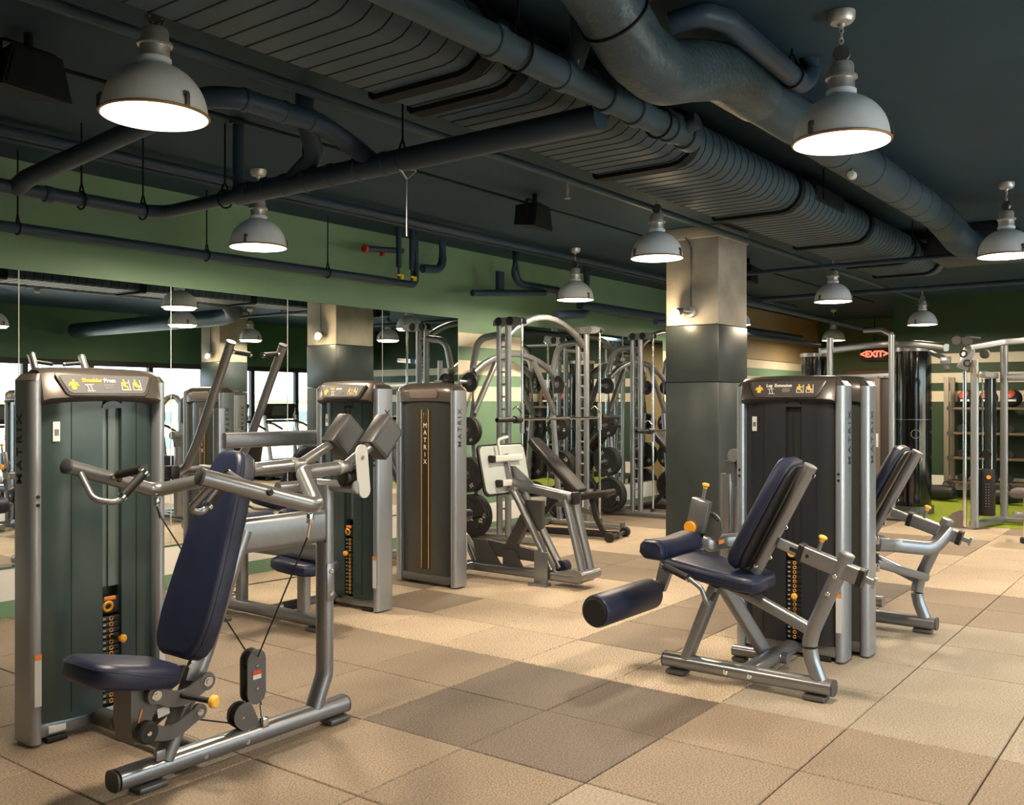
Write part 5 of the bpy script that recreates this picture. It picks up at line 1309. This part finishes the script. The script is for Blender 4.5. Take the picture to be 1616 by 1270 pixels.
# ================================================================== far right: multi-station frame
OR = V((12.5, 3.7, 0)); Mw = Matrix.Translation(-OR)
js = thing('cable_station', 'multi station frame with glossy black curved towers and a panel of grab handles', 'gym machine', OR)
for (x, y, z0, z1) in ((12.2, 4.05, .03, 2.29), (12.2, 3.285, .03, 2.30)):
    m = MB(Mw); m.tube([(x, y, z0), (x, y, z1)], oval(.085, .075)); m.build('upright', steel_l, js)
beam(js, Mw, [(12.2, 4.05, 1.765), (12.2, 3.285, 1.785)], 'cross_beam', rrect(.06, .095, .015), m_=steel_l)
for k, t in enumerate((.12, .35, .55, .8, .9)):
    m = MB(Mw); m.disc((12.168, 4.05 - .765 * t, 1.775 + .0), (1, 0, 0), .010, .006, 8); m.build('bolt', darkgrey, js)
m = MB(Mw); m.tube([(12.4 + .5 * math.sin(PI * k / 10), 4.25 - 1.55 * k / 10, 2.13 + .10 * math.sin(PI * k / 10)) for k in range(11)], rrect(.07, .09, .02)); m.build('top_arch', steel, js)
m = MB(Mw); m.tube([(13.5, 4.0, 2.46), (12.9, 3.6, 2.42), (12.2, 3.285, 2.30)], oval(.05, .06), .2); m.build('rear_arch', steel_l, js)
for (cx, cy, r, h, nm) in ((13.25, 3.30, .285, 2.13, 'curved_shroud'), (13.3, 4.62, .24, 2.10, 'curved_shroud')):
    m = MB(Mw); m.prism([(r * math.cos(2 * PI * k / 36), r * .8 * math.sin(2 * PI * k / 36)) for k in range(36)], (cx, cy, .10), (1, 0, 0), (0, 1, 0), (0, 0, h - .10)); sh = m.build(nm, blackgloss, js)
    m = MB(Mw); m.prism([(r * 1.01 * math.cos(2 * PI * k / 36), r * .81 * math.sin(2 * PI * k / 36)) for k in range(36)], (cx, cy, 1.235), (1, 0, 0), (0, 1, 0), (0, 0, .006)); m.build('shroud_joint', steel, sh)
    m = MB(Mw); m.prism([(r * 1.05 * math.cos(2 * PI * k / 30), r * .86 * math.sin(2 * PI * k / 30)) for k in range(30)], (cx, cy, h), (1, 0, 0), (0, 1, 0), (0, 0, .05)); m.build('shroud_cap', steel, sh)
    m = MB(Mw); m.prism([(r * 1.1 * math.cos(2 * PI * k / 30), r * .9 * math.sin(2 * PI * k / 30)) for k in range(30)], (cx, cy, .006), (1, 0, 0), (0, 1, 0), (0, 0, .094)); m.build('shroud_foot', gunmetal, sh)
m = MB(Mw); m.torus((12.985, 3.20, 1.05), (1, .35, 0), .055, .004, 20, 6); m.build('oval_badge', lampmetal, js)
pn_m = mat('taupe_panel', (.14, .105, .085), .45)
m = MB(Mw); m.box((12.18, 3.53, .90), (.06, .235, 1.72), bev=.008); pn = m.build('handle_panel', pn_m, js)
m = MB(Mw); m.box((12.22, 3.36, .90), (.10, .13, 1.74), bev=.006); m.build('panel_side', mat('panel_dark', (.03, .022, .018), .5), js)
for dz, dy in ((1.66, .02), (1.52, .02)):
    m = MB(Mw); m.box((12.147, 3.53 + dy, dz), (.004, .15, .12)); m.build('instruction_sheet', label_w, pn, 0)
    for q in range(3):
        m = MB(Mw); m.box((12.144, 3.58 + dy - q * .045, dz), (.003, .022, .08), Matrix.Rotation(.2 * q, 3, 'X')); m.build('sheet_figure', mat('sheet_print', (.28, .17, .07), .6), pn, 0)
m = MB(Mw); m.box((12.147, 3.455, .99), (.004, .045, .17)); m.build('warning_label', label_w, pn, 0)
for z in (1.20, .80, .42):
    m = MB(Mw); m.tube([(12.15, 3.50, z + .22), (12.07, 3.50, z + .20), (12.05, 3.505, z + .06), (12.06, 3.56, z - .06), (12.15, 3.60, z - .10)], r=.018, fil=.05, n=12); m.build('grab_handle', chrome, pn)
beam(js, Mw, [(12.2, 4.3, .05), (12.2, 2.95, .05)], 'base_beam', rrect(.09, .07, .02)); beam(js, Mw, [(12.2, 3.2, .05), (13.3, 3.2, .05)], 'side_beam', rrect(.09, .07, .02)); beam(js, Mw, [(12.2, 4.1, .05), (13.3, 4.4, .05)], 'side_beam', rrect(.09, .07, .02))
m = MB(Mw); m.tube([(12.9, 3.0, 2.10), (12.6, 2.78, 2.02), (12.55, 2.72, 1.86)], rrect(.06, .05, .012), .08); m.build('pulley_arm', steel, js)
m = MB(Mw); m.box((12.55, 2.74, 1.98), (.07, .12, .09), bev=.01); m.build('pulley_box', steel_l, js)

# ================================================================== functional trainer at the right edge
OR = V((12.1, 2.1, 0)); Mw = Matrix.Translation(-OR)
ft = thing('functional_trainer', 'cable trainer with chrome rod and pulley head at the right edge', 'gym machine', OR)
m = MB(Mw); m.cyl((11.86, 2.385, .03), (11.86, 2.385, 1.82), .022, n=16); m.build('chrome_rod', chrome, ft)
m = MB(Mw); m.tube([(11.88, 2.285, .03), (11.88, 2.285, 1.95)], oval(.07, .085)); m.build('front_column', steel_l, ft)
m = MB(Mw); m.tube([(12.6, 2.10, .03), (12.6, 2.10, 2.20)], oval(.08, .085)); m.build('rear_column', steel, ft)
for y in (2.225, 2.13):
    m = MB(Mw); m.cyl((12.05, y + .01, .62), (12.05, y + .01, 1.74), .009, n=10); m.build('guide_rod', chrome, ft)
m = MB(Mw); m.box((12.22, 2.18, 1.21), (.02, .12, 1.06)); m.build('clear_shroud', mat('smoked_panel', (.02, .028, .03), .08, coat=.5), ft)
m = MB(Mw); m.box((12.05, 2.19, .42), (.13, .17, .54), bev=.012); sb = m.build('stack_box', black, ft)
for k in range(9):
    for y in (2.185, 2.155):
        m = MB(Mw); m.box((11.983, y, .52 - k * .032), (.003, .008, .006)); m.build('weight_mark', label_w, sb, 0)
m = MB(Mw); m.cyl((11.98, 2.15, .60), (11.93, 2.15, .605), .022, n=14); m.build('selector_knob', orange, ft)
m = MB(Mw); m.disc((12.02, 2.185, .86), (1, 0, 0), .055, .03, 20, .004); m.build('lower_pulley', rubber, ft)
m = MB(Mw); m.box((12.2, 2.19, 1.78), (.75, .07, .07), bev=.01); m.build('top_plate', steel_l, ft)
# pulley head
R = Matrix.Rotation(.35, 3, 'X')
m = MB(Mw); m.box((11.84, 2.37, 1.96), (.05, .13, .26), R, bev=.03); hd_ = m.build('pulley_head', steel_l, ft)
for dy, dz in ((.02, .055), (-.02, -.055)):
    m = MB(Mw); m.torus((11.812, 2.37 + dy, 1.965 + dz), (1, 0, 0), .035, .009, 18, 6); m.build('pulley_wheel', black, hd_)
for c in ((11.86, 2.47, 2.18), (11.86, 2.36, 2.17), (12.0, 2.20, 2.02)):
    m = MB(Mw); m.disc(c, (1, 0, 0), .055, .035, 22, .006); m.build('cable_pulley', gunmetal, ft)
m = MB(Mw); m.tube([(11.86, 2.50, 2.16), (11.86, 2.36, 2.22), (11.86, 2.22, 2.20)], r=.012, fil=.04); m.build('cable_loop', steel_l, ft)
for y in (2.30, 2.26):
    m = MB(Mw); m.tube([(11.84, y, 1.88), (11.84, y + .01, 1.80), (11.84, y - .02, 1.78)], r=.006, n=8); m.build('carabiner', orange, ft)
beam(ft, Mw, [(11.86, 2.34, 2.09), (12.2, 2.05, 2.16), (12.7, 1.0, 2.24)], 'top_boom', rrect(.07, .075, .02), fil=.15)
m = MB(Mw); m.box((12.33, 1.78, 2.19), (.08, .20, .078), Matrix.Rotation(-.45, 3, 'Z')); m.build('blue_sleeve', mat('sleeve_blue', (.02, .06, .25), .4), ft)
beam(ft, Mw, [(12.6, 2.1, 1.76), (12.6, .6, 1.76)], 'rear_beam', rrect(.06, .08, .02), m_=steel_l)
beam(ft, Mw, [(11.85, 2.3, .06), (12.6, 2.1, .06)], 'base_beam', rrect(.09, .075, .02)); beam(ft, Mw, [(12.6, 2.1, .06), (12.6, .6, .06)], 'base_beam', rrect(.09, .075, .02))
m = MB(Mw); m.prism([(.0, 0), (.20, 0), (.19, .09), (.13, .16), (.05, .20), (0, .20)], (11.9, 2.40, .01), (0, 1, 0), (0, 0, 1), (.03, 0, 0)); m.build('foot_fairing', mat('taupe_fairing', (.17, .14, .13), .5), ft)
m = MB(Mw); m.box((12.5, 1.62, .95), (.06, .28, 1.7), bev=.01); m.build('rear_panel', mat('panel_plum', (.05, .045, .05), .5), ft)
m = MB(Mw); m.box((12.466, 1.66, 1.47), (.004, .16, .36)); m.build('instruction_sheet', mat('sheet_pale', (.35, .33, .38), .6), ft, 0)
# stool bench at the very edge
o = thing('flat_bench', 'grey padded bench end with chrome leg at the right edge', 'bench', (11.05, 1.62, 0))
m = MB(); m.pad(rrect(.34, .30, .06, 4), (0, 0, .52), (1, 0, 0), (0, 1, 0), (0, 0, 1), .09, .035, 3); m.build('pad', mat('grey_vinyl', (.10, .09, .09), .5), o)
m = MB(); m.cyl((0, 0, .06), (0, 0, .48), .045, n=16); m.build('leg', chrome, o)
m = MB(); m.tube([(0, .02, .30), (.05, .10, .28), (.3, .16, .27)], rrect(.06, .05, .015), .05); m.build('rail', steel_l, o)
m = MB(); m.disc((0, 0, .03), (0, 0, 1), .075, .06, 20, .012); m.build('foot', rubber, o)

# ================================================================== storage shelves on the far wall
sr = thing('storage_shelf', 'tall open storage shelf with brown boards on the far green wall', 'shelf', (15.45, 2.3, .004))
Mw = Matrix.Translation((-15.45, -2.3, -.004))
for y in (3.32, 2.12, .95):
    for x in (15.26, 15.66):
        m = MB(Mw); m.box((x, y, .93), (.05, .07, 1.83), bev=.006); m.build('upright', mat('shelf_post', (.19, .155, .115), .5), sr)
SHZ = (1.37, 1.0, .63, .27)
for z in SHZ:
    m = MB(Mw); m.box((15.46, 2.135, z), (.42, 2.34, .035), bev=.004); m.build('shelf_board', wood, sr)
    m = MB(Mw); m.disc((15.245, 3.27, z), (1, 0, 0), .045, .02, 14); m.build('bracket', darkgrey, sr)
ball_red = mat('ball_red', (.35, .05, .03), .5)
for k, y in enumerate((3.08, 2.78, 2.46, 1.86, 1.55)):
    o = thing('medicine_ball', ['black medicine ball at the left end of the top shelf', 'second black medicine ball from the left on the top shelf', 'middle black medicine ball on the top shelf', 'fourth black medicine ball from the left on the top shelf', 'black medicine ball at the right end of the top shelf'][k], 'ball', (15.44, y, 1.3875 + .133), 0, 'medicine balls on the top shelf')
    m = MB(); m.lathe([(.13 * math.sin(PI * q / 14) + 1e-6, -.13 * math.cos(PI * q / 14)) for q in range(15)], n=22); b_ = m.build('ball_body', rubber, o)
    m = MB(); m.lathe([(.131 * math.sin(a), .131 * math.cos(a)) for a in (.05, .25, .45, .6)], (0, 0, 0), (-.75, .25, .55), 16, False); m.build('red_patch', ball_red, o)
    m = MB(); m.tube([(-.1305 * math.cos(a), -.1305 * math.sin(a), -.03) for a in [-.5 + k_ * .1 for k_ in range(11)]], rrect(.004, .03, .001)); m.build('white_band', label_w, o)
def dumbbell(p, rz, label):
    o = thing('dumbbell', label, 'dumbbell', p, rz, 'dumbbells on the lower shelves')
    m = MB(); m.cyl((-.07, 0, .055), (.07, 0, .055), .016, n=10); m.build('handle', lampmetal, o)
    for s in (-1, 1):
        m = MB(); m.prism([(.06 * math.cos(PI / 3 * k), .06 * math.sin(PI / 3 * k)) for k in range(6)], (s * .06, 0, .055), (0, 1, 0), (0, 0, 1), (s * .08, 0, 0)); m.build('head', rubber, o, 0)
names = ['first', 'second', 'third', 'fourth', 'fifth', 'sixth']
for z, sn_ in ((1.0, 'second'), (.63, 'third'), (.27, 'bottom')):
    for k, y in enumerate((3.12, 2.92, 2.70, 2.50, 1.90, 1.68)):
        dumbbell((15.42, y, .0 + z + .0165 + .004), .05 * k, '%s black dumbbell from the left on the %s board of the far shelf' % (names[k], sn_))
for k, (x, y, s, lb) in enumerate(((15.05, 3.42, 1.0, 'black sandbag slumped on the turf at the left foot of the shelf'), (15.0, 2.62, 1.15, 'black sandbag lying on the turf in front of the shelf'))):
    o = thing('sandbag', lb, 'sandbag', (x, y, .004), .2 * k + 1.3)
    m = MB(); m.lathe([(.02, -.30 * s), (.09, -.27 * s), (.115, -.1), (.105, .05), (.12, .16 * s), (.08, .28 * s), (.02, .30 * s)], (0, 0, .124), (1, 0, .0), 18); m.build('bag', blackpad, o)
    for t in (-.15, .15):
        m = MB(); m.tube([(t - .06, -.02, .215), (t - .05, -.03, .285), (t + .05, -.03, .285), (t + .06, -.02, .215)], rrect(.03, .01), .03); m.build('strap_handle', rubber, o)

# ================================================================== treadmills by the windows, seen in the mirror
def treadmill():
    o = thing('treadmill', None, 'treadmill', (0, 0, 0), 0, 'treadmills facing the windows')
    m = MB(); m.box((0, .1, .12), (.82, 1.75, .10), bev=.03); m.build('deck', darkgrey, o)
    m = MB(); m.box((0, .15, .175), (.50, 1.55, .012)); m.build('belt', rubber, o, 0)
    m = MB(); m.box((0, -.66, .19), (.80, .45, .20), bev=.06); m.build('motor_hood', steel_l, o)
    for s in (-1, 1):
        m = MB(); m.tube([(s * .40, -.45, .16), (s * .40, -.68, 1.18)], rrect(.10, .07, .02), up=(1, 0, 0)); m.build('upright', steel_l, o)
        m = MB(); m.tube([(s * .40, -.66, 1.05), (s * .39, -.40, 1.02), (s * .39, -.12, .92)], r=.024, fil=.1); m.build('handrail', rubber, o)
        m = MB(); m.box((s * .36, .15, .18), (.10, 1.5, .02), bev=.005); m.build('side_rail', steel_l, o)
        m = MB(); m.box((s * .3, .85, .035), (.08, .08, .07), bev=.01); m.box((s * .3, -.75, .035), (.08, .08, .07), bev=.01); m.build('foot', rubber, o)
    m = MB(); m.box((0, -.70, 1.27), (.78, .07, .34), Matrix.Rotation(-.35, 3, 'X'), bev=.025); c = m.build('console', black, o)
    m = MB(); m.box((0, -.655, 1.29), (.42, .012, .22), Matrix.Rotation(-.35, 3, 'X')); m.build('screen', win_d, c, 0)
    m = MB(); m.cyl((-.40, -.60, 1.07), (.40, -.60, 1.07), .022, n=12); m.build('front_bar', rubber, o)
    return o
t0 = treadmill()
tl_ = ['leftmost', 'second', 'third', 'fourth', 'fifth', 'rightmost']
for k, x in enumerate((6.1, 7.3, 8.5, 9.7, 11.7, 12.9)):
    o = t0 if k == 0 else copy_tree(t0)
    o.location = (x, -1.95, .006 if x > 12 else 0); o['label'] = '%s treadmill from the mirror\'s left end, by the windows in the reflection' % tl_[k]
